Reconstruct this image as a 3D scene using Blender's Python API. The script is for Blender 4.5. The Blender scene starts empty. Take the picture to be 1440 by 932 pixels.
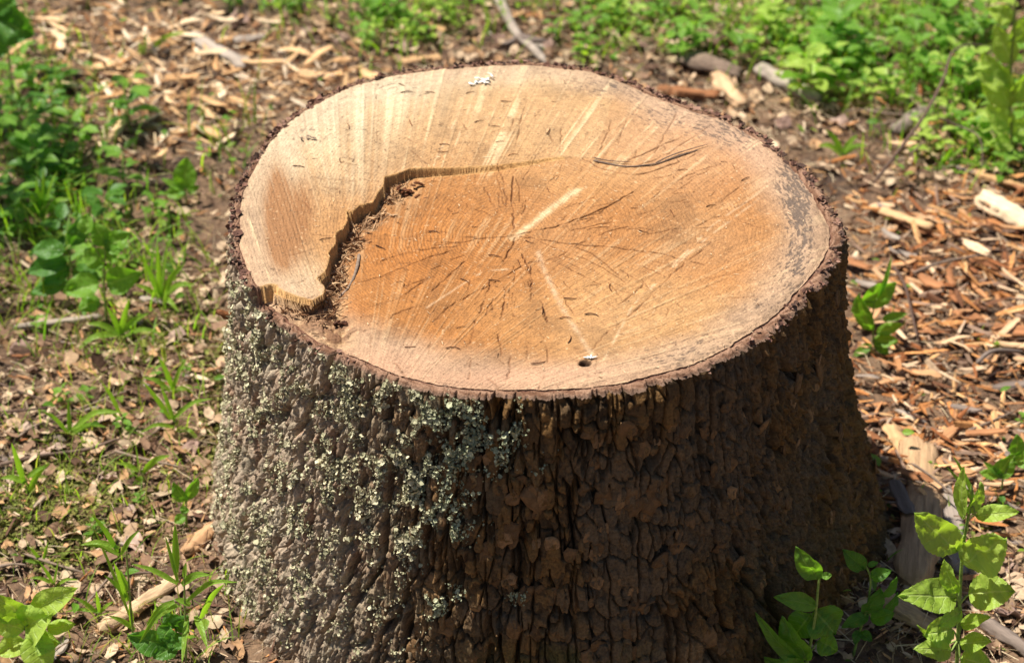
import bpy, math, random
import numpy as np
from mathutils import Vector
random.seed(7); rng = np.random.default_rng(7)
S = bpy.context.scene; COL = S.collection
# ------------------------------------------------------------------ camera
PITCH = math.radians(36.14); FPX = 2800.0; H = 0.33
CAM = np.array([-0.0205, -1.364, H+0.8925])
cd = bpy.data.cameras.new('camera'); cam = bpy.data.objects.new('camera', cd); COL.objects.link(cam)
cam.location = CAM; cam.rotation_euler = (math.pi/2-PITCH, 0, 0)
cd.sensor_width = 36; cd.lens = 36*FPX/1440; cd.clip_start = .05; cd.clip_end = 400
cd.dof.use_dof = True; cd.dof.focus_distance = 1.56; cd.dof.aperture_fstop = 7.5
S.camera = cam
# ------------------------------------------------------------------ light
SUN_EL = math.radians(65); sx, sy = -0.945, 0.327          # horizontal direction towards the sun: from the left
w = bpy.data.worlds.new('World'); S.world = w; w.use_nodes = True
nt = w.node_tree; sky = nt.nodes.new('ShaderNodeTexSky'); sky.sky_type = 'NISHITA'; sky.sun_disc = False
sky.sun_elevation = SUN_EL; sky.sun_rotation = math.atan2(sx, sy)
nt.links.new(sky.outputs[0], nt.nodes['Background'].inputs[0]); nt.nodes['Background'].inputs[1].default_value = 0.05
sl = bpy.data.lights.new('sun', 'SUN'); sl.energy = 5.0; sl.angle = math.radians(.6); sl.color = (1, .95, .86)
so = bpy.data.objects.new('sun', sl); COL.objects.link(so)
sd = Vector((sx*math.cos(SUN_EL), sy*math.cos(SUN_EL), math.sin(SUN_EL)))
so.rotation_euler = sd.to_track_quat('Z', 'Y').to_euler(); so.location = sd*5
S.view_settings.view_transform = 'Standard'; S.view_settings.look = 'None'
S.view_settings.exposure = 0.72; S.view_settings.gamma = 1
# ------------------------------------------------------------------ projection helpers (where things of the photograph stand)
FW = np.array([0, math.cos(PITCH), -math.sin(PITCH)]); UP = np.array([0, math.sin(PITCH), math.cos(PITCH)])
def proj(P):
    d = np.asarray(P) - CAM; z = d@FW
    return 720+FPX*d[..., 0]/z, 466-FPX*(d@UP)/z
def ray(px, py):
    return np.array([(px-720)/FPX, 0, 0]) + FW + UP*((466-py)/FPX)
def on_z(px, py, z=0.0):
    r = ray(px, py); return CAM + r*((z-CAM[2])/r[2])
def on_y(px, py, y):
    r = ray(px, py); return CAM + r*((y-CAM[1])/r[1])
# ------------------------------------------------------------------ numpy noise
def hsh(ix, iy, seed):
    n = (ix.astype(np.int64)*374761393 + iy.astype(np.int64)*668265263 + seed*974634777) & 0xffffffff
    n = ((n ^ (n >> 13))*1274126177) & 0xffffffff
    n = ((n ^ (n >> 16))*2246822519) & 0xffffffff
    return ((n ^ (n >> 15)) & 0xffffff)/float(0xffffff)
def vn(x, y, seed=0):
    x = np.asarray(x, float); y = np.asarray(y, float)
    ix = np.floor(x); iy = np.floor(y); fx = x-ix; fy = y-iy
    fx = fx*fx*fx*(fx*(fx*6-15)+10); fy = fy*fy*fy*(fy*(fy*6-15)+10)
    a = hsh(ix, iy, seed); b = hsh(ix+1, iy, seed); c = hsh(ix, iy+1, seed); d = hsh(ix+1, iy+1, seed)
    return (a+(b-a)*fx)*(1-fy) + (c+(d-c)*fx)*fy
def fbm(x, y, seed=0, o=4, g=.5):
    s = 0; a = 1; t = 0
    for i in range(o):
        s = s + a*vn(x*2**i+i*17.3, y*2**i-i*9.1, seed+i*31); t += a; a *= g
    return s/t
def voro(x, y, seed=0):
    ix = np.floor(x); iy = np.floor(y)
    f1 = np.full(x.shape, 9.); f2 = np.full(x.shape, 9.); cid = np.zeros(x.shape); cx = np.zeros(x.shape); cy = np.zeros(x.shape)
    for dx in (-1, 0, 1):
        for dy in (-1, 0, 1):
            jx = ix+dx; jy = iy+dy
            ox = jx+.1+.8*hsh(jx, jy, seed); oy = jy+.1+.8*hsh(jx, jy, seed+5)
            d = np.hypot(x-ox, y-oy); m = d < f1
            f2 = np.where(m, f1, np.minimum(f2, d))
            cid = np.where(m, hsh(jx, jy, seed+9), cid); cx = np.where(m, x-ox, cx); cy = np.where(m, y-oy, cy)
            f1 = np.where(m, d, f1)
    return f1, f2, cid, cx, cy
def sstep(a, b, x):
    t = np.clip((x-a)/(b-a), 0, 1); return t*t*(3-2*t)
def mix(a, b, t):
    a = np.asarray(a, float); b = np.asarray(b, float)
    return a*(1-t[..., None]) + b*t[..., None]
def blobs(px, py, L):
    s = np.zeros(np.shape(px))
    for (cx, cy, rx, ry, a) in L: s = s + a*np.exp(-((px-cx)/rx)**2-((py-cy)/ry)**2)
    return s
# ------------------------------------------------------------------ mesh helpers
def arr_mesh(name, V, F, mats, smooth=True, **attrs):
    V = np.asarray(V, np.float32); F = np.asarray(F, np.int32); k = F.shape[1]
    me = bpy.data.meshes.new(name); me.vertices.add(len(V)); me.vertices.foreach_set('co', V.ravel())
    me.loops.add(F.size); me.loops.foreach_set('vertex_index', F.ravel())
    me.polygons.add(len(F)); me.polygons.foreach_set('loop_start', np.arange(0, F.size, k, dtype=np.int32))
    try: me.polygons.foreach_set('loop_total', np.full(len(F), k, np.int32))
    except Exception: pass
    me.polygons.foreach_set('use_smooth', np.full(len(F), smooth, bool))
    for an, a in attrs.items():
        a = np.asarray(a, np.float32)
        if a.ndim == 2:
            t = me.attributes.new(an, 'FLOAT_COLOR', 'POINT'); c = np.ones((len(V), 4), np.float32); c[:, :3] = a
            t.data.foreach_set('color', c.ravel())
        else:
            t = me.attributes.new(an, 'FLOAT', 'POINT'); t.data.foreach_set('value', a)
    me.update(calc_edges=True); me.validate()
    me.materials.append(mats)
    return me
def tag(o, label=None, cat=None, group=None, kind=None):
    if label: o['label'] = label
    if cat: o['category'] = cat
    if group: o['group'] = group
    if kind: o['kind'] = kind
    return o
def link(name, me, parent=None, loc=(0, 0, 0)):
    o = bpy.data.objects.new(name, me); COL.objects.link(o); o.location = loc
    if parent: o.parent = parent
    return o
def empty(name, loc, label, cat, group=None):
    o = bpy.data.objects.new(name, None); COL.objects.link(o); o.location = loc; o.empty_display_size = .02
    return tag(o, label, cat, group)
def copy_tree(o, parent=None):
    c = o.copy(); COL.objects.link(c); c.parent = parent
    for ch in list(o.children): copy_tree(ch, c)
    return c
def join_arr(L):
    V = []; F = []; A = {}; n = 0
    for v, f, a in L:
        V.append(v); F.append(f+n); n += len(v)
        for k, x in a.items(): A.setdefault(k, []).append(x)
    return np.concatenate(V), np.concatenate(F), {k: np.concatenate(x) for k, x in A.items()}
def grid_faces(n, m, wrap=False):
    i = np.arange(n-1)[:, None]; mm = m if wrap else m-1; j = np.arange(mm)[None]; j2 = (j+1) % m
    return np.stack([i*m+j, i*m+j2, (i+1)*m+j2, (i+1)*m+j], -1).reshape(-1, 4)
def unit(v): return v/(np.linalg.norm(v)+1e-12)
def catmull(P, n):
    P = np.asarray(P, float); Q = np.vstack([2*P[0]-P[1], P, 2*P[-1]-P[-2]]); out = []
    t = np.linspace(0, len(P)-1, n); k = np.minimum(t.astype(int), len(P)-2); u = (t-k)[:, None]
    p0, p1, p2, p3 = Q[k], Q[k+1], Q[k+2], Q[k+3]
    return .5*(2*p1+(p2-p0)*u+(2*p0-5*p1+4*p2-p3)*u*u+(3*p1-p0-3*p2+p3)*u**3)
def tube(P, r0, r1, k=7, n=None, rough=0, flat=1.0, ridges=0, seed=0, blunt=False):
    """tapered limb along P; rough and ridges give bark / wood grain"""
    P = catmull(P, n or max(6, len(P)*4)); n = len(P)
    T = np.gradient(P, axis=0); T /= np.linalg.norm(T, axis=1)[:, None]+1e-12
    ref = np.array([0, 0, 1.]) if abs(T[0][2]) < .8 else np.array([1., 0, 0])
    A = np.cross(T, ref); A /= np.linalg.norm(A, axis=1)[:, None]+1e-12; B = np.cross(A, T)
    t = np.linspace(0, 1, n); r = r0+(r1-r0)*t
    if blunt: e = np.minimum(1, np.minimum(t, 1-t)*n/1.6); e = .55+.45*e
    else: e = np.ones(n)
    e[0] = .02; e[-1] = .02
    ang = np.arange(k)*2*math.pi/k
    rr = (r*e)[:, None]*(1 + rough*(fbm(t[:, None]*9+seed, ang[None]*1.3+seed, seed, 3)-.5)*2 + ridges*(vn(ang[None]*k*.7+seed, t[:, None]*3, seed+3)-.5)*2)
    V = P[:, None]+A[:, None]*(rr*np.cos(ang))[..., None]+B[:, None]*(rr*np.sin(ang)*flat)[..., None]
    if blunt:
        V[0] += (T[0]*(-r0)*.5*vn(ang*2, ang*0+seed, 5)[:, None]); V[1] += (T[0]*(-r0)*.7*vn(ang*3, ang*0+seed, 5)[:, None])
        V[-2] += (T[-1]*(r1)*.7*vn(ang*3, ang*0+seed, 6)[:, None])
    F = grid_faces(n, k, True)
    return V.reshape(-1, 3), F, {}
def leaf(P0, P1, wd, N=(0, -.5, 1), curl=.15, serr=0, n=12, m=7, fold=.12, wide=.42, wave=0, seed=0, tipw=1.0):
    P0 = np.asarray(P0, float); P1 = np.asarray(P1, float); a = P1-P0; Ln = np.linalg.norm(a); ah = a/Ln
    N = np.asarray(N, float); N = unit(N-ah*(N@ah)); Sd = np.cross(ah, N)
    t = np.linspace(0, 1, n); s = np.linspace(-1, 1, m)
    q = t**(math.log(.5)/math.log(wide)); prof = np.sin(math.pi*q)**.68*(1-.25*t**3*tipw)
    if serr: prof = prof*(1+serr*(np.abs(((t*n*.5) % 1)-.5)*2-.5))
    tt, ss = np.meshgrid(t, s, indexing='ij'); wv = prof[:, None]*ss*wd/2
    z = -curl*Ln*(tt**2*1.2) + curl*Ln*.3*tt + fold*np.abs(wv)*1.6 + wave*wd*(fbm(tt*5+seed, ss*2+seed, seed, 2)-.5)
    z = z + wd*.03*np.cos((tt*6.5-np.abs(ss)*1.1)*2*math.pi)*(np.abs(ss) > .1)*(1-np.abs(ss))
    V = P0+ah*(tt*Ln)[..., None]+Sd*wv[..., None]+N*z[..., None]
    return V.reshape(-1, 3), grid_faces(n, m), {'lu': ss.ravel(), 'lv': tt.ravel()}
def blade(P, wd, n=9, N=(0, -.6, .8)):
    P = catmull(P, n); T = np.gradient(P, axis=0); T /= np.linalg.norm(T, axis=1)[:, None]+1e-9
    Sd = np.cross(T, np.asarray(N, float)); Sd /= np.linalg.norm(Sd, axis=1)[:, None]+1e-9
    t = np.linspace(0, 1, n); ww = wd/2*np.minimum(1, .55+t*1.6)*(1-t**2.2)**.8+1e-5
    s = np.array([-1, 0, 1.]); N2 = np.cross(Sd, T)
    V = P[:, None]+Sd[:, None]*(ww[:, None]*s)[..., None]-N2[:, None]*(ww[:, None]*(1-np.abs(s))*.35)[..., None]
    return V.reshape(-1, 3), grid_faces(n, 3), {'lu': np.tile(s, n), 'lv': np.repeat(t, 3)}
def build(name, L, mat, parent=None, base=(0, 0, 0), **extra):
    V, F, A = join_arr(L); me = arr_mesh(name, V-np.asarray(base), F, mat, True, **A)
    return link(name, me, parent)
def rotz(a): c, s = np.cos(a), np.sin(a); z = np.zeros_like(a); o = z+1; return np.stack([c, -s, z, s, c, z, z, z, o], -1).reshape(-1, 3, 3)
def rotx(a): c, s = np.cos(a), np.sin(a); z = np.zeros_like(a); o = z+1; return np.stack([o, z, z, z, c, -s, z, s, c], -1).reshape(-1, 3, 3)
def roty(a): c, s = np.cos(a), np.sin(a); z = np.zeros_like(a); o = z+1; return np.stack([c, z, s, z, o, z, -s, z, c], -1).reshape(-1, 3, 3)
def scatter(T, F, pos, R, scale, col, jit=0.0):
    """many copies of the template T joined into one array"""
    N = len(pos); nv = len(T)
    L = T[None]*scale[:, None, :]
    if jit: L = L+rng.uniform(-1, 1, L.shape)*jit*scale.min(1)[:, None, None]
    V = np.einsum('nij,nvj->nvi', R, L)+pos[:, None]
    FF = (F[None]+(np.arange(N)*nv)[:, None, None]).reshape(-1, F.shape[1])
    C = np.repeat(col[:, None], nv, 1).reshape(-1, 3)
    return V.reshape(-1, 3), FF, {'Col': C}
# ------------------------------------------------------------------ materials
def new_mat(name):
    m = bpy.data.materials.new(name); m.use_nodes = True; t = m.node_tree
    return m, t, t.nodes['Principled BSDF'], t.nodes['Material Output']
def nd(t, typ, **kw):
    n = t.nodes.new(typ)
    for k, v in kw.items(): setattr(n, k, v)
    return n
def attr(t, name): return nd(t, 'ShaderNodeAttribute', attribute_name=name)
def noise(t, scale, detail=4, rough=.6, coord='Object', vec=None, stretch=None):
    n = nd(t, 'ShaderNodeTexNoise'); n.inputs['Scale'].default_value = scale; n.inputs['Detail'].default_value = detail; n.inputs['Roughness'].default_value = rough
    if vec is None: vec = nd(t, 'ShaderNodeTexCoord').outputs[coord]
    if stretch:
        mp = nd(t, 'ShaderNodeMapping'); mp.inputs['Scale'].default_value = stretch; t.links.new(vec, mp.inputs[0]); vec = mp.outputs[0]
    t.links.new(vec, n.inputs['Vector']); return n
def ramp(t, fac, stops):
    r = nd(t, 'ShaderNodeValToRGB'); e = r.color_ramp.elements
    while len(e) < len(stops): e.new(.5)
    for el, (p, c) in zip(e, stops): el.position = p; el.color = (*c, 1) if len(c) == 3 else c
    t.links.new(fac, r.inputs[0]); return r
def mixc(t, a, b, f, mode='MIX'):
    m = nd(t, 'ShaderNodeMix', data_type='RGBA', blend_type=mode)
    for v, i in ((f, 0), (a, 6), (b, 7)):
        if hasattr(v, 'links'): t.links.new(v, m.inputs[i])
        else: m.inputs[i].default_value = v if i == 0 else (*v, 1)
    return m.outputs[2]
def math_(t, op, a, b=0.0, c=None):
    m = nd(t, 'ShaderNodeMath', operation=op)
    for i, v in enumerate((a, b, c)):
        if v is None: continue
        if hasattr(v, 'links'): t.links.new(v, m.inputs[i])
        else: m.inputs[i].default_value = v
    return m.outputs[0]
def bump(t, bs, h, dist, strength=1.0, prev=None):
    b = nd(t, 'ShaderNodeBump'); b.inputs['Distance'].default_value = dist; b.inputs['Strength'].default_value = strength
    t.links.new(h, b.inputs['Height'])
    if prev: t.links.new(prev, b.inputs['Normal'])
    t.links.new(b.outputs[0], bs.inputs['Normal']); return b.outputs[0]
def mat_col(name, rough=.85, nscale=300, var=(.6, 1.35), bd=.001, rand=0, spec=.2):
    m, t, b, o = new_mat(name); a = attr(t, 'Col'); n = noise(t, nscale, 5, .65)
    r = ramp(t, n.outputs[0], [(.3, (var[0],)*3), (.7, (var[1],)*3)])
    c = mixc(t, a.outputs['Color'], r.outputs[0], 1.0, 'MULTIPLY')
    t.links.new(c, b.inputs['Base Color']); b.inputs['Roughness'].default_value = rough; b.inputs['Specular IOR Level'].default_value = spec
    bump(t, b, n.outputs[0], bd, .8); return m
def mat_rand(name, stops, rough=.8, nscale=200, stretch=(1, 1, 1), bd=.0008):
    """one-material things: colour picked per object, grain along the length (local X)"""
    m, t, b, o = new_mat(name); oi = nd(t, 'ShaderNodeObjectInfo'); r = ramp(t, oi.outputs['Random'], stops)
    n = noise(t, nscale, 5, .65, stretch=stretch); v = ramp(t, n.outputs[0], [(.3, (.55,)*3), (.68, (1.3,)*3)])
    t.links.new(mixc(t, r.outputs[0], v.outputs[0], 1.0, 'MULTIPLY'), b.inputs['Base Color'])
    b.inputs['Roughness'].default_value = rough; b.inputs['Specular IOR Level'].default_value = .2
    bump(t, b, n.outputs[0], bd, .8); return m
def mat_leaf(name, c1, c2, vein, trans=.45, rough=.42, usecol=False):
    m, t, b, o = new_mat(name)
    lu = attr(t, 'lu').outputs['Fac']; lv = attr(t, 'lv').outputs['Fac']
    al = math_(t, 'ABSOLUTE', lu); ph = math_(t, 'SUBTRACT', math_(t, 'MULTIPLY', lv, 6.5), math_(t, 'MULTIPLY', al, 1.1))
    fr = math_(t, 'FRACT', ph); tri = math_(t, 'ABSOLUTE', math_(t, 'SUBTRACT', fr, .5))
    side = ramp(t, tri, [(.0, (1,)*3), (.09, (0,)*3)]).outputs[0]; mid = ramp(t, al, [(.02, (1,)*3), (.09, (0,)*3)]).outputs[0]
    v = math_(t, 'MAXIMUM', math_(t, 'MULTIPLY', side, .55), mid)
    n = noise(t, 90, 3); oi = nd(t, 'ShaderNodeObjectInfo')
    f = math_(t, 'ADD', math_(t, 'MULTIPLY', n.outputs[0], .7), math_(t, 'MULTIPLY', oi.outputs['Random'], .45))
    base = mixc(t, c1, c2, f)
    if usecol: base = mixc(t, base, attr(t, 'Col').outputs['Color'], 1.0, 'MULTIPLY')
    c = mixc(t, base, vein, math_(t, 'MULTIPLY', v, .6))
    sp_ = ramp(t, noise(t, 330, 2).outputs[0], [(.68, (0,)*3), (.74, (1,)*3)]); c = mixc(t, c, (.30, .20, .06), math_(t, 'MULTIPLY', sp_.outputs[0], .6))
    t.links.new(c, b.inputs['Base Color']); b.inputs['Roughness'].default_value = rough; b.inputs['Specular IOR Level'].default_value = .4
    n2 = noise(t, 700, 3); hh = math_(t, 'ADD', math_(t, 'MULTIPLY', v, -.7), math_(t, 'ADD', math_(t, 'MULTIPLY', n2.outputs[0], .25), math_(t, 'MULTIPLY', noise(t, 170, 3).outputs[0], 1.6))); bump(t, b, hh, .0012, .8)
    tr = nd(t, 'ShaderNodeBsdfTranslucent'); g = mixc(t, c, (.9, 1.0, .25), .35, 'MULTIPLY')
    g2 = nd(t, 'ShaderNodeMix', data_type='RGBA', blend_type='MULTIPLY'); t.links.new(mixc(t, c, (1.5, 1.7, .5), 1.0, 'MULTIPLY'), tr.inputs[0])
    ms = nd(t, 'ShaderNodeMixShader'); ms.inputs[0].default_value = trans
    t.links.new(b.outputs[0], ms.inputs[1]); t.links.new(tr.outputs[0], ms.inputs[2]); t.links.new(ms.outputs[0], o.inputs[0]); return m
M_leaf = mat_leaf('leaf_green', (.10, .24, .025), (.24, .44, .05), (.36, .52, .14), .5)
M_lime = mat_leaf('leaf_lime', (.26, .42, .04), (.42, .55, .10), (.55, .65, .24), .45)
M_dark = mat_leaf('leaf_deep', (.055, .17, .022), (.12, .28, .035), (.2, .35, .08), .45)
M_grass = mat_leaf('grass_blade', (.15, .32, .03), (.33, .50, .06), (.4, .55, .14), .5)
M_grasscol = mat_leaf('grass_mass', (.12, .27, .03), (.28, .46, .06), (.3, .45, .1), .5, usecol=True)
M_bark = mat_col('bark_relief', .72, 420, (.5, 1.5), .0018, spec=.22)
M_rim = mat_col('inner_bark_fibre', .9, 900, (.55, 1.4), .0012)
M_lichen = mat_col('lichen_crust', .95, 900, (.75, 1.2), .0006)
M_chip = mat_col('wood_chip_fibre', .82, 260, (.62, 1.25), .0012)
M_litter = mat_col('dry_litter', .8, 200, (.6, 1.3), .001)
M_twig = mat_rand('dry_twig_bark', [(0, (.10, .06, .045)), (.5, (.17, .115, .085)), (1, (.26, .19, .14))], .85, 300, (.3, 1, 1))
M_needle = mat_rand('dry_needle', [(0, (.05, .018, .008)), (.6, (.12, .04, .014)), (1, (.20, .08, .03))], .6, 400)
M_stem = mat_rand('green_stem', [(0, (.20, .30, .06)), (1, (.28, .36, .09))], .5, 200)
M_red = mat_rand('weathered_chip', [(0, (.22, .085, .035)), (.3, (.36, .16, .07)), (.65, (.50, .27, .13)), (1, (.62, .42, .25))], .8, 160, (.12, 1, 1), .0015)
M_pale = mat_rand('fresh_chip', [(0, (.45, .24, .10)), (.5, (.66, .42, .22)), (1, (.78, .60, .40))], .8, 160, (.12, 1, 1), .0012)
M_grey = mat_rand('grey_wood', [(0, (.16, .12, .10)), (.5, (.27, .21, .17)), (1, (.40, .33, .27))], .85, 140, (.1, 1, 1), .0015)
M_dead = mat_rand('dead_leaf', [(0, (.17, .10, .075)), (.5, (.32, .21, .165)), (1, (.42, .30, .23))], .7, 120)
M_old = mat_rand('old_split_wood', [(0, (.46, .29, .16)), (1, (.56, .38, .23))], .9, 220, (.08, 1, 1), .003)
# ------------------------------------------------------------------ ground sheet
def gh(x, y):
    r = np.hypot(x, y)
    return .030*(fbm(x*2.2+3, y*2.2, 11, 3)-.5) + .014*(fbm(x*14, y*14, 12, 4)-.5) + .012*np.exp(-((r-.27)/.10)**2) - .004
a1 = np.concatenate([-np.geomspace(150, 1.6, 26), np.linspace(-1.55, 1.55, 400), np.geomspace(1.6, 150, 26)])
b1 = np.concatenate([-np.geomspace(150, .9, 26), np.linspace(-.87, 2.6, 430), np.geomspace(2.65, 150, 24)])
X, Y = np.meshgrid(a1, b1, indexing='ij'); near = (np.abs(X) < 1.6) & (Y > -.9) & (Y < 2.65)
Z = gh(X, Y) + np.where(near, .006*(fbm(X*70, Y*70, 13, 3)-.5), 0)
m, t, b, o = new_mat('forest_soil')
n1 = noise(t, 9, 6, .7, 'Object'); n2 = noise(t, 160, 5, .7, 'Object')
c = mixc(t, ramp(t, n1.outputs[0], [(.35, (.045, .027, .018)), (.5, (.15, .088, .05)), (.68, (.26, .165, .095))]).outputs[0],
         ramp(t, n2.outputs[0], [(.3, (.45,)*3), (.7, (1.5,)*3)]).outputs[0], 1.0, 'MULTIPLY')
t.links.new(c, b.inputs['Base Color']); b.inputs['Roughness'].default_value = .95; bump(t, b, n2.outputs[0], .004, .9)
g = link('ground', arr_mesh('ground', np.stack([X, Y, Z], -1).reshape(-1, 3), grid_faces(len(a1), len(b1))[:, ::-1], m)); tag(g, kind='structure')
def gpt(px, py, dz=0.0):
    """a point of the ground"""
    P = on_z(px, py)
    for _ in range(3): P = on_z(px, py, float(gh(P[0], P[1]))+dz)
    return P
# ------------------------------------------------------------------ THE STUMP
outer_px = [(326,330),(328,290),(345,240),(370,200),(400,170),(440,143),(490,118),(540,103),(600,94),(680,88),(760,86),(830,95),(890,115),(930,133),(980,150),
 (1020,160),(1060,182),(1110,215),(1145,250),(1170,290),(1186,320),(1183,350),(1165,385),(1140,412),(1110,445),(1070,475),(1010,508),(950,530),(890,545),
 (830,552),(750,556),(680,556),(610,548),(560,535),(500,510),(450,490),(400,458),(366,430),(350,402),(334,368)]
def drop(x): return .0137*np.clip((.05-x)/.23, 0, 1.25)
Pout = []
for i, (a, b_) in enumerate(outer_px):
    z = H
    if 31 <= i <= 37:                                    # the front rim left of the middle lies on the lower cut
        P = on_z(a, b_, H); z = H-drop(P[0])
    if i in (29, 30): z = H-drop(on_z(a, b_, H)[0])
    Pout.append(on_z(a, b_, z)[:2])
Pout = np.array(Pout); TH = np.arctan2(Pout[:, 1], Pout[:, 0]); RR = np.hypot(Pout[:, 0], Pout[:, 1]); o_ = np.argsort(TH); TH = TH[o_]; RR = RR[o_]
def Rout(th):
    th = (th+math.pi) % (2*math.pi)-math.pi
    r = np.interp(th, np.concatenate([TH[-2:]-2*math.pi, TH, TH[:2]+2*math.pi]), np.concatenate([RR[-2:], RR, RR[:2]]))
    return r
def rim_noise(th): u = th*.25; return .0035*(fbm(u*60, u*0+.5, 21, 3)-.5)
def bt(th):                                               # thickness of the bark seen on top
    return .0085+.0025*np.cos(th+.2)-.002*(np.sin(th) > 0)*np.sin(th)+.004*(fbm(th*6, th*0, 22, 3)-.5)+.002*(fbm(th*30, th*0, 23, 2)-.5)
def Rwood(th): return Rout(th)-bt(th)
ledge_px = [(835,222),(800,221),(770,223),(740,228),(700,233),(640,236),(600,236),(578,237),(562,243),(542,248),(541,258),(533,270),(525,284),(507,288),(496,297),(488,296),
 (490,309),(483,322),(475,325),(473,342),(464,354),(463,371),(458,382),(447,391),(459,404),(456,414),(440,423),(417,417),(398,410),(383,399),(364,402),(340,408),(290,415),(200,300),(260,60),(600,0),(900,20)]
LP = np.array([on_z(a, b_, H)[:2] for a, b_ in ledge_px])
def poly_sd(x, y, P):
    ins = np.zeros(x.shape, bool); d = np.full(x.shape, 9.)
    for i in range(len(P)):
        ax, ay = P[i]; bx, by = P[(i+1) % len(P)]
        c = ((ay > y) != (by > y)) & (x < (bx-ax)*(y-ay)/((by-ay) or 1e-9)+ax); ins ^= c
        ex, ey = bx-ax, by-ay; tt = np.clip(((x-ax)*ex+(y-ay)*ey)/(ex*ex+ey*ey), 0, 1)
        d = np.minimum(d, np.hypot(x-ax-tt*ex, y-ay-tt*ey))
    return np.where(ins, d, -d)
def topz(x, y):
    jx = .0022*(fbm(x*230, y*230, 31, 3)-.5); jx = jx*np.clip(.12+sstep(-.092, -.12, x)*(y > -.085)*(y < .06), 0, 1); sdv = poly_sd(x+jx, y+jx*1.3, LP)
    Sx = sstep(-.0004, .0006, sdv)
    return H-drop(x)*(1-Sx), Sx, sdv
def pxseg(L, z=H): return [on_z(a, b_, z)[:2] for a, b_ in L]
def line_mask(x, y, segs, wd, taper=True):
    """distance mask of a thin polyline"""
    out = np.zeros(x.shape)
    for i in range(len(segs)-1):
        (ax, ay), (bx, by) = segs[i], segs[i+1]
        m = (x > min(ax, bx)-3*wd) & (x < max(ax, bx)+3*wd) & (y > min(ay, by)-3*wd) & (y < max(ay, by)+3*wd)
        if not m.any(): continue
        xs, ys = x[m], y[m]; ex, ey = bx-ax, by-ay; tt = np.clip(((xs-ax)*ex+(ys-ay)*ey)/(ex*ex+ey*ey+1e-12), 0, 1)
        dd = np.hypot(xs-ax-tt*ex, ys-ay-tt*ey); out[m] = np.maximum(out[m], np.exp(-(dd/wd)**2))
    return out
NA, NR = 1700, 330
th = np.linspace(-math.pi, math.pi, NA, endpoint=False)
rr = np.concatenate([[0.0008], np.linspace(.004, 1, NR-1)])
RWt = Rwood(th); X = rr[:, None]*RWt*np.cos(th); Y = rr[:, None]*RWt*np.sin(th)
Z, SL, SDV = topz(X, Y)
PX, PY = proj(np.stack([X, Y, np.full(X.shape, H)], -1))
PITH = on_z(722, 330, H)[:2]
dx, dy = X-PITH[0], Y-PITH[1]; rp = np.hypot(dx, dy); ap = np.arctan2(dy, dx)
edge = RWt-rr[:, None]*RWt                              # distance to the wood's edge
# ring count: rings follow the pith near the middle and the outline near the rim
frac = rp/(rp+edge+1e-6); wob = .03*(fbm(np.cos(ap)*2.3+5, np.sin(ap)*2.3+rp*9, 41, 3)-.5)
ring = 78*(frac+wob*.5)**1.05
FP = on_z(500, 610, H)[:2]; fa = np.arctan2(Y-FP[1], X-FP[0]); fr_ = np.hypot(X-FP[0], Y-FP[1])
saw = vn(fa*95, fr_*7, 51)*.6+vn(fa*260, fr_*11, 52)*.4
cres = sstep(490, 430, PX)*sstep(190, 260, PY)*SL        # the left lobe has its own, steeper saw lines
ql = (PX-.33*PY)
saw2 = vn(ql/3.2, PY/160, 53)*.6+vn(ql/1.5, PY/120, 54)*.4
sawc = saw*(1-cres)+saw2*cres
crk = np.zeros(X.shape)
cr_named = [[(722,248),(720,270),(723,300),(722,326)],[(727,331),(760,336),(800,342),(850,346),(900,352),(947,360),(990,372)],[(725,332),(718,350),(708,366)],[(667,335),(700,333),(727,330)],
 [(735,357),(741,372),(747,388)],[(746,392),(748,410),(747,422)],[(760,422),(766,438),(769,452)],[(700,470),(704,485),(705,500)],[(711,405),(708,430),(705,450)],[(722,330),(770,320),(800,312),(850,292),(890,270)],
 [(820,222),(850,238),(900,245),(960,225),(985,212)],[(880,228),(930,205),(960,192)],[(890,235),(940,215),(1000,175)],[(780,365),(810,382),(845,400)],[(800,345),(830,355),(870,385)],
 [(597,417),(625,392),(653,367)],[(675,440),(683,415),(692,395)],[(610,452),(640,425),(690,400),(742,370),(780,362),(830,335),(880,318)],[(560,420),(590,398),(610,388)],[(538,455),(562,438),(600,428)],
 [(742,484),(742,498),(740,508)],[(668,450),(662,475),(656,490)],[(718,500),(716,520),(714,532)],[(830,495),(850,470),(885,445),(930,400),(960,372),(1000,340)],[(870,430),(900,405),(905,395)],
 [(480,282),(470,283),(455,281)],[(560,420),(520,430)],[(990,300),(1010,285),(1040,262)],[(900,330),(950,322),(1010,318)],[(640,350),(600,362),(540,385)],[(700,300),(690,280),(680,262)],
 [(742,330),(790,352),(840,372),(880,398)],[(900,290),(960,250),(1010,232)],[(860,170),(845,210)],[(790,180),(788,210)],[(742,130),(732,175),(722,215)],[(712,165),(735,170)],[(560,190),(600,205)],[(885,160),(868,205)],[(952,158),(920,215)]]
for k, L in enumerate(cr_named):
    P = np.array([on_z(a, b_, H if b_ < 225 else H-float(drop(on_z(a, b_, H)[0])))[:2] for a, b_ in L]); n = max(8, 5*len(L))
    Q = catmull(np.c_[P, np.zeros(len(P))], n)[:, :2]; Q += rng.normal(0, .0006, Q.shape)
    crk = np.maximum(crk, line_mask(X, Y, Q, .0006 if k < 25 else .0005)*(1.1 if k < 12 else .8))
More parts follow.
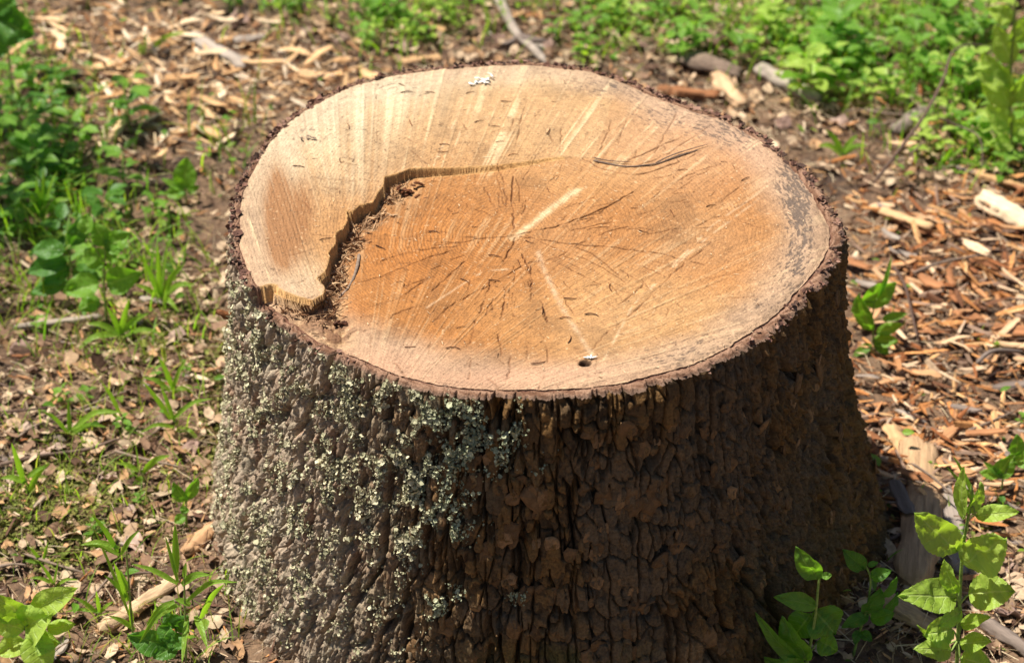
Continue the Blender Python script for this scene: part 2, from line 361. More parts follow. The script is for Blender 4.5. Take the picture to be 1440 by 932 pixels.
for k in range(260):                                     # short checks running along the rays
    a = rng.uniform(-math.pi, math.pi); r0 = rng.uniform(.03, .19); ln = rng.uniform(.006, .026)*(1.4 if k % 7 == 0 else 1)
    j = rng.normal(0, .05); s = np.linspace(0, 1, 6)[:, None]
    Q = PITH+np.c_[np.cos(a+j*s), np.sin(a+j*s)]*(r0+ln*s)+rng.normal(0, .0005, (6, 2))
    if np.hypot(*Q[0]) > .225: continue
    crk = np.maximum(crk, line_mask(X, Y, Q, rng.uniform(.0004, .00065))*rng.uniform(.2, .75))
crk = crk*(.35+.65*sstep(.35, .6, fbm(X*110, Y*110, 55, 3)))
# --- colour of the wood itself
big = fbm(X*9, Y*9, 61, 4); fine = fbm(X*160, Y*160, 62, 3)
C = mix((.40, .185, .065), (.52, .275, .115), sstep(.3, .7, big))
C = mix(C, (.52, .31, .17), np.clip(blobs(PX, PY, [(900,180,200,70,.9),(1000,360,110,90,.7),(640,160,140,60,.7),(780,330,70,60,.5),(860,460,90,50,.5)]), 0, 1)*.8)
C = mix(C, (.58, .37, .20), SL*.45)
C = mix(C, (.46, .17, .035), np.clip(blobs(PX, PY, [(650,350,170,110,.55),(490,425,25,22,1.2),(560,330,90,70,.5),(600,460,70,30,.4),(870,310,90,60,.35),(1040,300,60,80,.4),(1010,390,70,30,.5)]), 0, 1)*.7)
sap = sstep(.052, .012, edge+.030*(big-.5)+.012*(fbm(X*45, Y*45, 66, 3)-.5)); C = mix(C, (.49, .325, .225), sap*.8)
C = mix(C, C*.62, sstep(.52, .72, fbm(X*26, Y*26, 81, 4))*.45)
C = mix(C, (.70, .56, .40), np.clip(blobs(PX, PY, [(470,170,90,55,1.1),(400,230,45,60,.8),(560,130,80,30,.7),(700,110,120,20,.5),(390,340,30,60,.4),(430,390,40,30,.5),(500,250,60,35,.4)]), 0, 1)*(.55+.9*(sawc-.4).clip(-.4, .6)))
C = mix(C, (.80, .58, .36), (sstep(.60, .80, sawc)*(.20+.45*sstep(260, 200, PY)+.35*cres)*(.3+1.2*sstep(.35,.65,fbm(X*30, Y*30, 56, 3)))).clip(0, 1)*.7)
C = (C/.5)**1.14*.425*np.array([.97, 1.03, 1.01])*(.86+.30*fbm(ap*30, rp*700, 57, 3))[..., None]*(.80+.42*fbm(X*300, Y*300, 58, 3))[..., None]
C = mix(C, (.28, .125, .045), np.clip(blobs(PX, PY, [(390,288,17,52,1.9),(428,290,16,45,1.0),(398,350,20,34,1.2),(412,320,20,45,.8)])*(.3+1.2*sawc), 0, 1)*.92)
C = mix(C, (.62, .33, .20), np.clip(blobs(PX, PY, [(520,500,80,22,.8),(700,525,160,16,.8),(1000,200,120,60,.5)]), 0, 1)*.5)
ps = line_mask(X, Y, pxseg([(722,328),(745,312),(775,290),(812,266)]), .0035); C = mix(C, (.66, .48, .27), (ps*(.2+1.3*fbm(X*210, Y*210, 68, 3))).clip(0, 1)*.9)
ps = line_mask(X, Y, pxseg([(757,350),(765,375),(790,430),(812,465),(832,497)]), .0022); C = mix(C, (.60, .42, .26), (ps*(1.6*fbm(X*150, Y*150, 69, 3)-.2)).clip(0, 1)*.6)
for L in ([(600,420),(680,372),(740,372)], [(850,505),(890,430),(980,345),(1090,262)], [(900,420),(1000,318),(1080,262)], [(600,250),(640,170)], [(625,245),(672,120)], [(905,215),(1005,120)], [(935,215),(1040,165)]):
    ps = line_mask(X, Y, pxseg(L), .0011); C = mix(C, (.72, .50, .30), ps*.4*sstep(.4, .6, fbm(X*120, Y*120, 67, 2)))
# grey mould specks, dense on the right and thin round the rim
md = blobs(PX, PY, [(1125,310,22,75,1.05),(1110,380,40,35,.4),(960,165,90,32,.6),(860,120,90,24,.6),(1050,190,60,30,.6),(1110,250,30,40,.6),(1080,430,60,25,.5),(1000,480,70,22,.45),(600,535,60,10,.8),(540,515,40,12,.8),(440,190,60,40,.35),(560,120,80,20,.35),(940,505,60,18,.5)])
tn = vn(ap*42, edge*620, 71)*.5+vn(ap*100, edge*1150, 72)*.5
mm = sstep(.62, .74, tn*.75+md*.30+.08*fine)*np.clip(md*1.5, 0, 1)
C = mix(C, (.075, .05, .038), mm*.9)
C = mix(C, (.36, .27, .20), np.clip(md-.25, 0, .6)*.3)
sp = sstep(.80, .86, fbm(X*420, Y*420, 73, 2)); C = mix(C, (.10, .06, .03), sp*.7*(.4+.6*SL))
sp = sstep(.80, .86, fbm(X*380+9, Y*380, 74, 2)); C = mix(C, (.78, .55, .32), sp*.3)
C = mix(C, (.12, .04, .012), crk*.9)
# broken wall below the ledge
wall = np.clip(1.25*np.exp(-(SDV/.0013)**2), 0, 1)*(drop(X) > .0015); C = mix(C, mix((.50, .25, .08), (.64, .38, .15), fbm(X*90, Y*90, 33, 3)), wall*.95)
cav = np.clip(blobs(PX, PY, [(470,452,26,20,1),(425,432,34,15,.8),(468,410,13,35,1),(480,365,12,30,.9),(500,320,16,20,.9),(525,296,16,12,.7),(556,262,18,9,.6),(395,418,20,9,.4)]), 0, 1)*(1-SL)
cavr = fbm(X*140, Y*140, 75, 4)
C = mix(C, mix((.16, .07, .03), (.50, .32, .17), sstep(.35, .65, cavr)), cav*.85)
hole = np.exp(-((PX-823)/11)**2-((PY-509)/6)**2); C = mix(C, (.05, .025, .015), sstep(.35, .7, hole))
sawc = sawc*(1-wall)+.5*wall
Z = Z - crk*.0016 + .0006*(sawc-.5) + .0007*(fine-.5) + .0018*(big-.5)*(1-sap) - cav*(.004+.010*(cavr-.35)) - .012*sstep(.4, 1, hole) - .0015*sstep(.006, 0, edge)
Z = Z + .003*ps*0 - .0006*mm
# the torn slab overhangs: its lower edge is undercut near the tip
e_ = 4e-4; gx_ = (poly_sd(X+e_, Y, LP)-SDV)/e_; gy_ = (poly_sd(X, Y+e_, LP)-SDV)/e_; gl = np.hypot(gx_, gy_)+1e-6; gx_ /= gl; gy_ /= gl
uc = np.clip(blobs(PX, PY, [(425,428,45,22,1.3),(462,410,14,25,.6)]), 0, 1)*(drop(X) > .004)
lip = (SDV < -.0001) & (SDV > -.0015) & (uc > .15); Z = np.where(lip, H-.40*drop(X), Z)
sh = np.where(lip, -SDV+.0002, np.where((SDV <= -.0015) & (SDV > -.014), .0085*(1+SDV/.014), 0))*uc
X = X+gx_*sh; Y = Y+gy_*sh
V = np.stack([X, Y, Z], -1).reshape(-1, 3)
F = grid_faces(NR, NA, True)[:, ::-1]
# close the middle
F = np.vstack([F])
m, t, b, o = new_mat('cut_wood')
a = attr(t, 'Col'); rg = attr(t, 'ring').outputs['Fac']; sw = attr(t, 'saw').outputs['Fac']; ca = attr(t, 'cavity').outputs['Fac']
nf = noise(t, 700, 4, .7); nb = noise(t, 60, 3, .6)
ph = math_(t, 'FRACT', math_(t, 'ADD', rg, math_(t, 'MULTIPLY', nb.outputs[0], 1.2)))
late = ramp(t, ph, [(0, (1,)*3), (.55, (.93,)*3), (.78, (.60,)*3), (.93, (.38,)*3), (1, (1,)*3)])
fade = ramp(t, nb.outputs[0], [(.36, (.3,)*3), (.60, (1,)*3)])
c = mixc(t, a.outputs['Color'], late.outputs[0], math_(t, 'MULTIPLY', fade.outputs[0], math_(t, 'MULTIPLY', ca, .75)), 'MULTIPLY')
c = mixc(t, c, ramp(t, nf.outputs[0], [(.3, (.62,)*3), (.5, (1,)*3), (.72, (1.32,)*3)]).outputs[0], 1.0, 'MULTIPLY')
t.links.new(c, b.inputs['Base Color']); b.inputs['Roughness'].default_value = .72; b.inputs['Specular IOR Level'].default_value = .3
hh = math_(t, 'ADD', math_(t, 'MULTIPLY', nf.outputs[0], 1.0), math_(t, 'ADD', math_(t, 'MULTIPLY', late.outputs[0], .3), math_(t, 'MULTIPLY', sw, .6)))
bump(t, b, hh, .0011, .9)
_Zc = Z.copy(); _Xc = X; _Yc = Y
def cutz(x, y):
    d2 = (_Xc[::2, ::2]-x)**2+(_Yc[::2, ::2]-y)**2; k_ = np.argmin(d2); return float(_Zc[::2, ::2].ravel()[k_])
STUMP = empty('tree_stump', (0, 0, 0), 'large freshly sawn tree stump with rough lichen patched bark and an orange cut face', 'tree stump')
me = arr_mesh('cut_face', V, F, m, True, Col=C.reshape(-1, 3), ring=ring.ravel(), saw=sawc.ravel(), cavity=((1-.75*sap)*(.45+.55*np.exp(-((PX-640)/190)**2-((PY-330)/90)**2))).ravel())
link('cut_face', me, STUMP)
# --- bark wall
NB, NZ = 1800, 330
tb = np.linspace(-math.pi*1.5, math.pi*.5, NB, endpoint=False)   # seam at the back
v = np.linspace(0, 1, NZ)
xr, yr = Rout(tb)*np.cos(tb), Rout(tb)*np.sin(tb)
xi, yi = (Rout(tb)-.008)*np.cos(tb), (Rout(tb)-.008)*np.sin(tb)
ztop, slr, _ = topz(xi, yi); ztop = ztop-.0012-.0030*fbm(tb*40, tb*0, 24, 3)-.0022*fbm(tb*260, tb*0, 25, 2)
T2, V2 = np.meshgrid(tb, v); ZT = -.03+(ztop[None]+.03)*V2
q = np.clip(1-ZT/H, 0, 1.1)
fl = (.044+.018*(.5+.5*np.cos(T2)))*(1-.55*np.clip(-np.sin(T2), 0, 1)**2)+.010*(1+np.sin(T2*5+1.0))*.8+.012*(fbm(T2*2.2, T2*0, 81, 2)-.5)
U = T2*.26; W = ZT
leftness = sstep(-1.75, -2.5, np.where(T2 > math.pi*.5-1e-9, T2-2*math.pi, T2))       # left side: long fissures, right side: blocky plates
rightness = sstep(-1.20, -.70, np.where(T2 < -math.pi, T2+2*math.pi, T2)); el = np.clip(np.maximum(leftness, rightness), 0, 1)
wk = 1-.6*el
wu = U+.008*wk*(fbm(U*22, W*12, 82, 3)-.5)+.0035*wk*(fbm(U*120, W*60, 83, 2)-.5); wv_ = W+.010*wk*(fbm(U*30+4, W*22, 84, 3)-.5)
f1, f2, cid, cx, cy = voro(wu/.0165, wv_/.025, 85); pa = sstep(.02, .22, f2-f1)
g1, g2, cid2, cx2, cy2 = voro(wu/.0105+7, wv_/.052, 86); pb = sstep(.02, .30, g2-g1)
s1, s2, cid3, cx3, cy3 = voro(wu/.0058+3, wv_/.0085, 87); pc = sstep(.0, .30, s2-s1)
t1, t2, cid4, _, _ = voro(wu/.0030+3, wv_/.0055+2, 88); pd = sstep(.0, .35, t2-t1)
rid = np.abs(fbm(wu/.026, wv_/.16, 89, 2)-.5)*2; fis = sstep(.0, .085, rid)             # deep long fissures
def terr(n, k, w): f = n*k; return (np.floor(f)+sstep(1-w, 1, f-np.floor(f)))/k      # layered flakes with sharp edges
def terr(n, k, w): f = n*k; return (np.floor(f)+sstep(1-w, 1, f-np.floor(f)))/k      # layered flakes with sharp edges
def flakes(su, sv, seed, rise, tl, big=.62):
    # one layer of overlapping bark scales: sharp irregular outline, its own lift and tilt
    jj = .30*(fbm(wu/su*2.1, wv_/sv*2.1, seed+40, 3)-.5); a1_, a2_, c_, ux, uy = voro(wu/su+jj, wv_/sv-jj, seed)
    rc = big*(.55+.6*hsh(np.floor(c_*9999), np.floor(c_*777), seed+3)); sq = np.maximum(np.abs(ux)*1.05, np.abs(uy))*.5+a1_*.5
    m_ = sstep(rc, rc-.07, sq)*sstep(.0, .05, a2_-a1_); hh_ = rise*(.35+.9*c_)+tl*(uy*(.6-c_*1.6)+ux*(c_*2-1)*.8)
    return m_*np.maximum(hh_, .0003), c_*m_
LY = [flakes(.024, .032, 301, .0042, .0030), flakes(.017, .024, 302, .0050, .0036), flakes(.012, .017, 303, .0056, .0036), flakes(.020, .019, 304, .0050, .0036, .5), flakes(.0075, .012, 305, .0050, .0024, .45)]
LL = [flakes(.010, .034, 311, .0042, .0030), flakes(.008, .022, 312, .0050, .0040), flakes(.006, .014, 313, .0056, .0040), flakes(.009, .016, 314, .0050, .0050, .5), flakes(.0042, .008, 315, .0056, .0036)]
def top_of(L): H_ = np.stack([a for a, b in L]); k_ = H_.argmax(0); return H_.max(0), np.take_along_axis(np.stack([b for a, b in L]), k_[None], 0)[0]
hb_, tintb = top_of(LY); hl_, tintl = top_of(LL); h = hb_*(1-el)+hl_*el; ftint = tintb*(1-el)+tintl*el
tb2 = terr(fbm(wu*(150+40*el)+3, wv_*(38-10*el), 202, 3), 11, .25)
h = h+.0060*(tb2-.5)*(.3+1.0*el)
shag = np.abs(fbm(wu*230, wv_*30, 203, 3)-.5)*2; h = h+.0030*(sstep(.0, .25, shag)-1)*(.25+.75*el)
h = h+.0130*(fis-1)*(.85+.35*el)+.0050*(fbm(U*26, W*10, 90, 3)-.5)+.0011*(fbm(U*330, W*220, 91, 3)-.5)+.0016*(fbm(U*460, W*150, 92, 2)-.5)*el
h = h-.0075*(1-sstep(.015, .10, f2-f1))*(1-.75*el)*sstep(.30, .46, fbm(U*55, W*40, 206, 2))-.0030*(1-sstep(.0, .16, g2-g1))*el
rid2 = np.abs(fbm(wu/.016+5, wv_/.075+3, 205, 2)-.5)*2; h = h-.0075*(1-sstep(.01, .10, rid2))
h = h-.0030
h = h*(1-.55*sstep(.965, 1, V2)); seam = np.minimum(np.abs(T2+math.pi*1.5), np.abs(T2-math.pi*.5)); h = np.where(seam < .03, h*seam/.03, h)
R = Rout(tb)[None]+rim_noise(T2)*0+fl*q**1.7+h+.012*q*(1-q)*0
# crumbled upper edge
X = R*np.cos(T2); Y = R*np.sin(T2)
nz = (fbm(U*100, W*100, 93, 3)-.5)*.002
BV = np.stack([X, Y, ZT+nz*(V2 < .97)], -1)
PXb, PYb = proj(BV)
tint = ftint
big = fbm(U*12, W*9, 94, 3); fine = fbm(U*170, W*110, 95, 3)
Cb = mix((.060, .036, .018), (.20, .115, .048), (tint*1.1+fine*.5-.3).clip(0, 1))
Cb = mix(Cb, (.30, .155, .048), sstep(.66, .9, ftint)*.85)
Cb = mix(Cb, (.20, .15, .10), sstep(.45, .65, big)*.6*(.4+.6*sstep(0, .5, fine)))
Cb = mix(Cb, (.40, .31, .225), leftness*(.40+.55*ftint))  # left bark greyer, and painted paler for the sun on it
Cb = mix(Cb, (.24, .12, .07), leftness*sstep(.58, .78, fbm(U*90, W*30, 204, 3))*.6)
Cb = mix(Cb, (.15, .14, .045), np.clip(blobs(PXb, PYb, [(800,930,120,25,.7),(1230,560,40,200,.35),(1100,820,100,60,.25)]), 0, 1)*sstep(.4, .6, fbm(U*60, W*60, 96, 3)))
Cb = Cb*(.58+.40*leftness)[..., None]  # front and right bark darkened in colour to deepen their shade
Cb = mix(Cb, (.42, .27, .14), np.clip(blobs(PXb, PYb, [(985,925,45,25,.9)]), 0, 1)*.7*fine)
Cb = mix(Cb, (.44, .43, .30), sstep(.52, .66, fbm(U*70, W*55, 97, 4))*np.clip(leftness*1.1+blobs(PXb, PYb, [(600,620,120,100,.9),(560,760,60,80,.5)]), 0, 1)*.2)
BF = grid_faces(NZ, NB, True)
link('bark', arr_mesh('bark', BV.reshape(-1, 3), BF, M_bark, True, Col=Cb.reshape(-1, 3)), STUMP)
# --- inner bark: the reddish sawn ring between bark and wood
nr = 12; s_ = np.linspace(0, 1, nr)
top = BV[-1]; thr = np.arctan2(top[:, 1], top[:, 0]); rw = Rwood(thr); r_o = np.hypot(top[:, 0], top[:, 1])
RI = r_o[None]+(rw-.0006-r_o)[None]*s_[:, None]
XI, YI = RI*np.cos(thr), RI*np.sin(thr); zi, sli, _ = topz(XI, YI)
ze = topz(rw*np.cos(thr), rw*np.sin(thr))[0]-.002
lump = fbm(thr[None]*38+s_[:, None]*5, s_[:, None]*4+thr[None]*9, 98, 4)
ZI = top[:, 2][None]*(1-sstep(0, .35, s_))[:, None]+ze[None]*sstep(0, .35, s_)[:, None]+(.0036*(lump-.5)+.0006)*np.sin(math.pi*s_)[:, None]-.0016*np.exp(-((s_-.86)/.08)**2)[:, None]
CI = mix((.14, .068, .038), (.31, .18, .115), sstep(.3, .7, lump)); CI = mix(CI, (.12, .05, .035), np.repeat(np.exp(-((s_-.9)/.08)**2)[:, None], NB, 1)*.7)
CI = mix(CI, (.16, .11, .08), np.repeat(sstep(.3, 0, s_)[:, None], NB, 1)*.7)
link('inner_bark', arr_mesh('inner_bark', np.stack([XI, YI, ZI], -1).reshape(-1, 3), grid_faces(nr, NB, True), M_rim, True, Col=CI.reshape(-1, 3)), STUMP)
# --- normals of the wall for things that grow or cling on it
TNt = np.roll(BV, -1, 1)-np.roll(BV, 1, 1); TNv = np.gradient(BV, axis=0); BN = np.cross(TNt, TNv); BN /= np.linalg.norm(BN, axis=-1)[..., None]+1e-12
def frame_from(N, spin):
    up = np.array([0, 0, 1.]); A = np.cross(np.broadcast_to(up, N.shape), N); A /= np.linalg.norm(A, axis=1)[:, None]+1e-9; B = np.cross(N, A)
    c, s = np.cos(spin)[:, None], np.sin(spin)[:, None]
    return np.stack([A*c+B*s, -A*s+B*c, N], -1)
# --- crumbs of bark clinging along the sawn edge
N = 2300; kk = rng.integers(0, NB, N); kk = kk[(np.sin(tb[kk]) > rng.uniform(-.9, .5, len(kk)))]; N = len(kk); sN = rng.beta(1.2, 3.0, N); P3 = np.stack([XI[(sN*(nr-1)).astype(int), kk], YI[(sN*(nr-1)).astype(int), kk], ZI[(sN*(nr-1)).astype(int), kk]], -1)
P3[:, :2] *= (1+rng.uniform(-.006, .014, N))[:, None]; lobT = np.array([(1, 0, .1), (.45, .8, .35), (-.5, .85, .15), (-1, 0, .45), (-.45, -.85, .1), (.55, -.8, .4), (0, 0, .0), (.1, .1, -.9)])
lobF = np.array([(0, 1, 6), (1, 2, 6), (2, 3, 6), (3, 4, 6), (4, 5, 6), (5, 0, 6), (1, 0, 7), (3, 2, 7), (5, 4, 7)])
s3 = rng.gamma(2.2, .0005, N)+.0003; c3 = np.array([(.14, .07, .05), (.20, .10, .07), (.07, .04, .03), (.30, .17, .12)])[rng.choice(4, N)]
cv, cf, ca_ = scatter(lobT, lobF, P3+np.c_[np.zeros(N), np.zeros(N), rng.uniform(-.0006, .0016, N)], rotz(rng.uniform(0, 6.3, N))@rotx(rng.normal(0, 1, N)), np.stack([s3*1.3, s3, s3*.8], 1), c3, .3)
tag(link('edge_crumbs', arr_mesh('edge_crumbs', cv, cf, M_rim, False, **ca_), STUMP), kind='stuff')
# --- lichen
dens = blobs(PXb, PYb, [(345,480,32,90,.95),(330,640,26,110,.45),(420,520,60,60,.5),(520,560,70,40,.9),(600,590,60,30,.9),(655,632,55,20,1.6),(580,665,25,30,1.5),(690,590,35,25,.7),(500,660,50,90,.6),(400,660,50,90,.3),
   (560,740,40,50,.6),(612,850,14,14,1.8),(430,800,50,80,.25),(360,760,40,90,.35),(520,880,40,40,.3),(600,700,50,40,.6),(724,603,12,8,1.7),(755,655,8,7,1.3),(725,837,9,8,1.4),(640,750,9,8,1.2),(560,915,30,12,.5),(640,830,10,10,.8)])
ln_ = fbm(U*75, W*60, 101, 4); hi = sstep(-.004, .003, h)
pr = np.clip(dens, 0, 1.6)*sstep(.47, .60, ln_+.10*np.clip(dens-.8, 0, 1))*(.25+hi)
pr = pr*(BN@FW < .25) + .0*(pr == 0); pr = pr+.02*leftness*sstep(.6, .7, ln_)
pr = pr.ravel(); pr[:NB*8] = 0; N_L = 23000
ii = rng.choice(len(pr), N_L, p=pr/pr.sum()); BNf = BN.reshape(-1, 3)[ii]; BPf = BV.reshape(-1, 3)[ii]
lobT = np.array([(1, 0, .1), (.45, .8, .35), (-.5, .85, .15), (-1, 0, .45), (-.45, -.85, .1), (.55, -.8, .4), (0, 0, .0), (.1, .1, -.9)])
lobF = np.array([(0, 1, 6), (1, 2, 6), (2, 3, 6), (3, 4, 6), (4, 5, 6), (5, 0, 6), (1, 0, 7), (3, 2, 7), (5, 4, 7)])
NN = BNf+rng.normal(0, .7, BNf.shape); NN /= np.linalg.norm(NN, axis=1)[:, None]; Rm = frame_from(NN, rng.uniform(0, 6.3, N_L)); sz = rng.gamma(1.8, .00034, N_L)+.0004
pal = rng.uniform(0, 1, N_L)[:, None]; LC = np.array([.24, .235, .13])*(1-pal)+np.array([.70, .63, .42])*pal
gx = sstep(560, 640, PXb.ravel()[ii])[:, None]; LC = LC*(1-gx*.5)+np.array([.30, .36, .22])*gx*.5  # lichen past the sunlit side greener, and dimmed in colour for shade
LV, LF, LA = scatter(lobT, lobF, BPf+BNf*(sz[:, None]*.5+rng.uniform(-.0001, .0022, (N_L, 1))), Rm, np.stack([sz, sz, sz*.8], 1), LC, .25)
tag(link('lichen', arr_mesh('lichen', LV, LF, M_lichen, False, **LA), STUMP), kind='stuff')
# --- loose scales of bark standing off the wall
M_scale = mat_rand('bark_scale', [(0, (.10, .055, .025)), (.5, (.17, .09, .038)), (1, (.26, .15, .07))], .6, 260, bd=.0016)
def scale_mesh(k):
    r = np.random.default_rng(k); n = 9; a = np.arange(n)*2*math.pi/n; rad = 1+r.uniform(-.3, .3, n)
    o1 = np.c_[np.cos(a)*rad, np.sin(a)*rad*1.25, .15*r.uniform(-1, 1, n)]; o2 = o1*[.78, .78, 1]+[0, 0, .34]; o3 = o1*[.35, .35, 1]+[r.uniform(-.15, .15), r.uniform(-.15, .15), .45]
    V = np.vstack([o1-[0, 0, .35], o1, o2, o3, [[0, 0, .42]]]); F = [(i*n+j, i*n+(j+1) % n, (i+1)*n+(j+1) % n, (i+1)*n+j) for i in range(3) for j in range(n)]
    F += [(3*n+j, 3*n+(j+1) % n, 4*n, 4*n) for j in range(n)]
    me = bpy.data.meshes.new('bark_scale'); me.from_pydata((V*[.006, .0068, .0026]).tolist(), [], [f if f[2] != f[3] else f[:3] for f in F]); me.materials.append(M_scale); return me
scm = [scale_mesh(k) for k in range(10)]
from mathutils import Matrix
vis = (BN@FW < -.15) & (ZT < H-.035) & (PYb < 940) & (PXb > 560) & (h > -.001)
cand = np.argwhere(vis); pick = cand[rng.choice(len(cand), 270, replace=False)]
spec = [(1110, 498, 1.7), (1155, 520, 1.5), (755, 700, 1.7), (912, 702, 1.9), (828, 690, 1.3), (905, 633, 1.2)]
spots = [(BV[i, j], BN[i, j], rng.uniform(.45, 1.15)) for i, j in pick]
for a, b_, s in spec:
    d2 = (PXb-a)**2+(PYb-b_)**2+(BN@FW > 0)*1e6; k = np.unravel_index(np.argmin(d2), d2.shape); spots.append((BV[k], BN[k], s))
for P, N, s in spots:
    th_ = math.atan2(P[1], P[0]); rad = np.array([math.cos(th_), math.sin(th_), .12]); N = unit(rad+rng.normal(0, .16, 3)+.2*N)
    Fm = frame_from(N[None], np.array([rng.normal(0, .4)]))[0]
    o = link('bark_scale', random.choice(scm), STUMP); M4 = Matrix(np.vstack([np.c_[Fm*s, P-N*.0012], [0, 0, 0, 1]]).tolist()); o.matrix_world = M4; o.matrix_local = M4
# ------------------------------------------------------------------ small things lying on the cut
def cut_pt(px, py, dz=.001):
    P = on_z(px, py, H); z = float(topz(P[0:1], P[1:2])[0][0]); P = on_z(px, py, z); z = float(topz(P[0:1], P[1:2])[0][0]); P = on_z(px, py, z); P[2] = cutz(P[0], P[1])+dz; return P
def needle_me(k):
    b_ = (.0000, .0007, -.0012, .0018)[k]; P = [(-.0055, 0, 0), (-.002, b_, .0006), (.002, b_*1.1, .0006), (.0055, 0, 0)]
    V, F, _ = tube(P, .0006, .0003, 5, 8); return arr_mesh('needle', V, F, M_needle)
nm = [needle_me(k) for k in range(4)]
needles = [(703,200,10),(605,131,-10),(600,132,20),(530,88,0),(690,111,15),(661,131,20),(712,143,-5),(779,145,-25),(793,115,80),(578,173,80),(620,175,12),(674,172,20),(697,178,-5),(625,204,-5),(623,213,0),(722,219,10),(565,120,-30),(572,131,5),
 (496,226,60),(480,226,75),(443,224,0),(420,235,-10),(489,178,80),(530,138,70),(458,336,12),(478,270,70),(770,185,60),(540,366,15),(535,348,-30),(562,396,5),(569,402,-70),(690,397,55),(695,395,-10),(648,461,15),(577,488,3),(637,491,-5),
 (757,436,15),(762,437,-70),(757,510,12),(795,449,2),(730,370,-60),(745,378,-70),(802,420,-4),(832,445,-12),(700,500,-75),(883,388,75),(745,340,-25),(610,328,-15),(695,360,-12),(653,395,-30),(800,478,60),(835,403,0),(892,293,0),(1000,290,15),
 (1018,228,-5),(1031,236,-60),(1048,252,30),(960,240,5),(905,325,-20),(860,405,70),(945,300,-60),(610,255,-10),(640,300,20),(560,315,-35),(668,320,5),(770,268,-60)]
TODO = []
for k, (a, b_, r) in enumerate(needles):
    o = link('fallen_needle', nm[k % 4]); o.location = cut_pt(a, b_, .0005); o.rotation_euler = (0, 0, math.radians(r*1.3)); s = random.uniform(.55, 1.35); o.scale = (s*.9, s*.75, s*.75)
    up_ = b_ < 232; TODO.append((o, a, b_, math.radians(-r), s))
    tag(o, 'brown dry conifer needle lying on the raised back part of the cut face' if up_ else 'brown dry conifer needle lying on the lower orange part of the cut face', 'needle',
        'dry needles on the raised part of the cut' if up_ else 'dry needles on the lower part of the cut')
def twig(pxs, r0, r1, label, name='twig', cat='twig', fn=cut_pt, dz=.001, mat=None, arc=0, k=7, rough=.3, branches=(), group=None):
    P = [fn(a, b_, dz) for a, b_ in pxs]; n = len(P)
    for i in range(n): P[i][2] += arc*math.sin(math.pi*i/(n-1))
    base = P[0].copy(); mat = mat or M_twig
    if branches:
        t_ = empty(name, base, label, cat, group); build('main_stem', [tube(P, r0, r1, k, rough=rough, seed=len(pxs)+int(pxs[0][0]))], mat, t_, base)
        for bp, br in branches:
            Q = [fn(a, b_, dz+z) for a, b_, z in bp]; build('side_shoot', [tube(Q, br, br*.5, 6, rough=rough, seed=3)], mat, t_, base)
        return t_
    o = build(name, [tube(P, r0, r1, k, rough=rough, seed=int(pxs[0][0]), blunt=r0 > .003)], mat, None, base); o.location = base
    return tag(o, label, cat, group)
twig([(833,227),(850,231),(880,235),(905,234),(925,231),(950,222),(985,211)], .0008, .0005, 'thin dark knobbly twig lying along the right end of the split in the cut face', branches=[([(921,232,.001),(950,219,.001),(998,205,.001)], .0007), ([(833,224,.001),(855,229,.001),(890,231,.001)], .0006)])
twig([(505,353),(503,372),(497,390),(488,402),(474,414)], .0016, .001, 'short curled grey brown twig lying beside the broken ledge')
def crumb(px, py, n, rad, size, label, name, mat, cat='bark crumb', fn=cut_pt, flat=.5, seed=1, zz=.0):
    r = np.random.default_rng(seed); B = fn(px, py, 0.0); L = []
    for i in range(n):
        p = B+np.array([r.normal(0, rad), r.normal(0, rad*.6), .001+zz+abs(r.normal(0, size*.4))]); a = r.uniform(0, 6.3)
        d = np.array([math.cos(a), math.sin(a)*.8, r.uniform(-.3, .4)])*size*r.uniform(.6, 1.4)
        L.append(tube([p-d, p+r.normal(0, size*.2, 3), p+d], size*r.uniform(.25, .5), size*r.uniform(.15, .35), 6, 6, .5, flat, seed=i))
    o = build(name, L, mat, None, B); o.location = B; return tag(o, label, cat)
crumb(571, 270, 12, .0075, .005, 'reddish brown crumbled bark piece lying just below the corner of the ledge', 'bark_crumb', M_needle, seed=3)
crumb(478, 452, 9, .004, .004, 'dark crumbled bark bit in the shaded pit at the front end of the split', 'bark_crumb', M_needle, seed=4)
crumb(823, 507, 7, .0035, .0035, 'dark knot plug sitting in the small hole near the front rim', 'knot_plug', M_twig, 'knot', seed=5, zz=-.004)
M_white = mat_rand('white_droppings', [(0, (.80, .80, .76)), (1, (.82, .82, .8))], .8, 500)
crumb(681, 116, 12, .005, .0035, 'white and grey bird dropping near the back rim of the cut face', 'bird_dropping', M_white, 'bird dropping', seed=6, flat=.3)
crumb(831, 504, 3, .0018, .003, 'white fleck of resin beside the dark hole near the front rim', 'resin_fleck', M_white, 'resin fleck', seed=7)
crumb(433, 196, 5, .003, .0028, 'small dark crumb of bark on the pale back left of the cut face', 'bark_crumb', M_twig, seed=8)
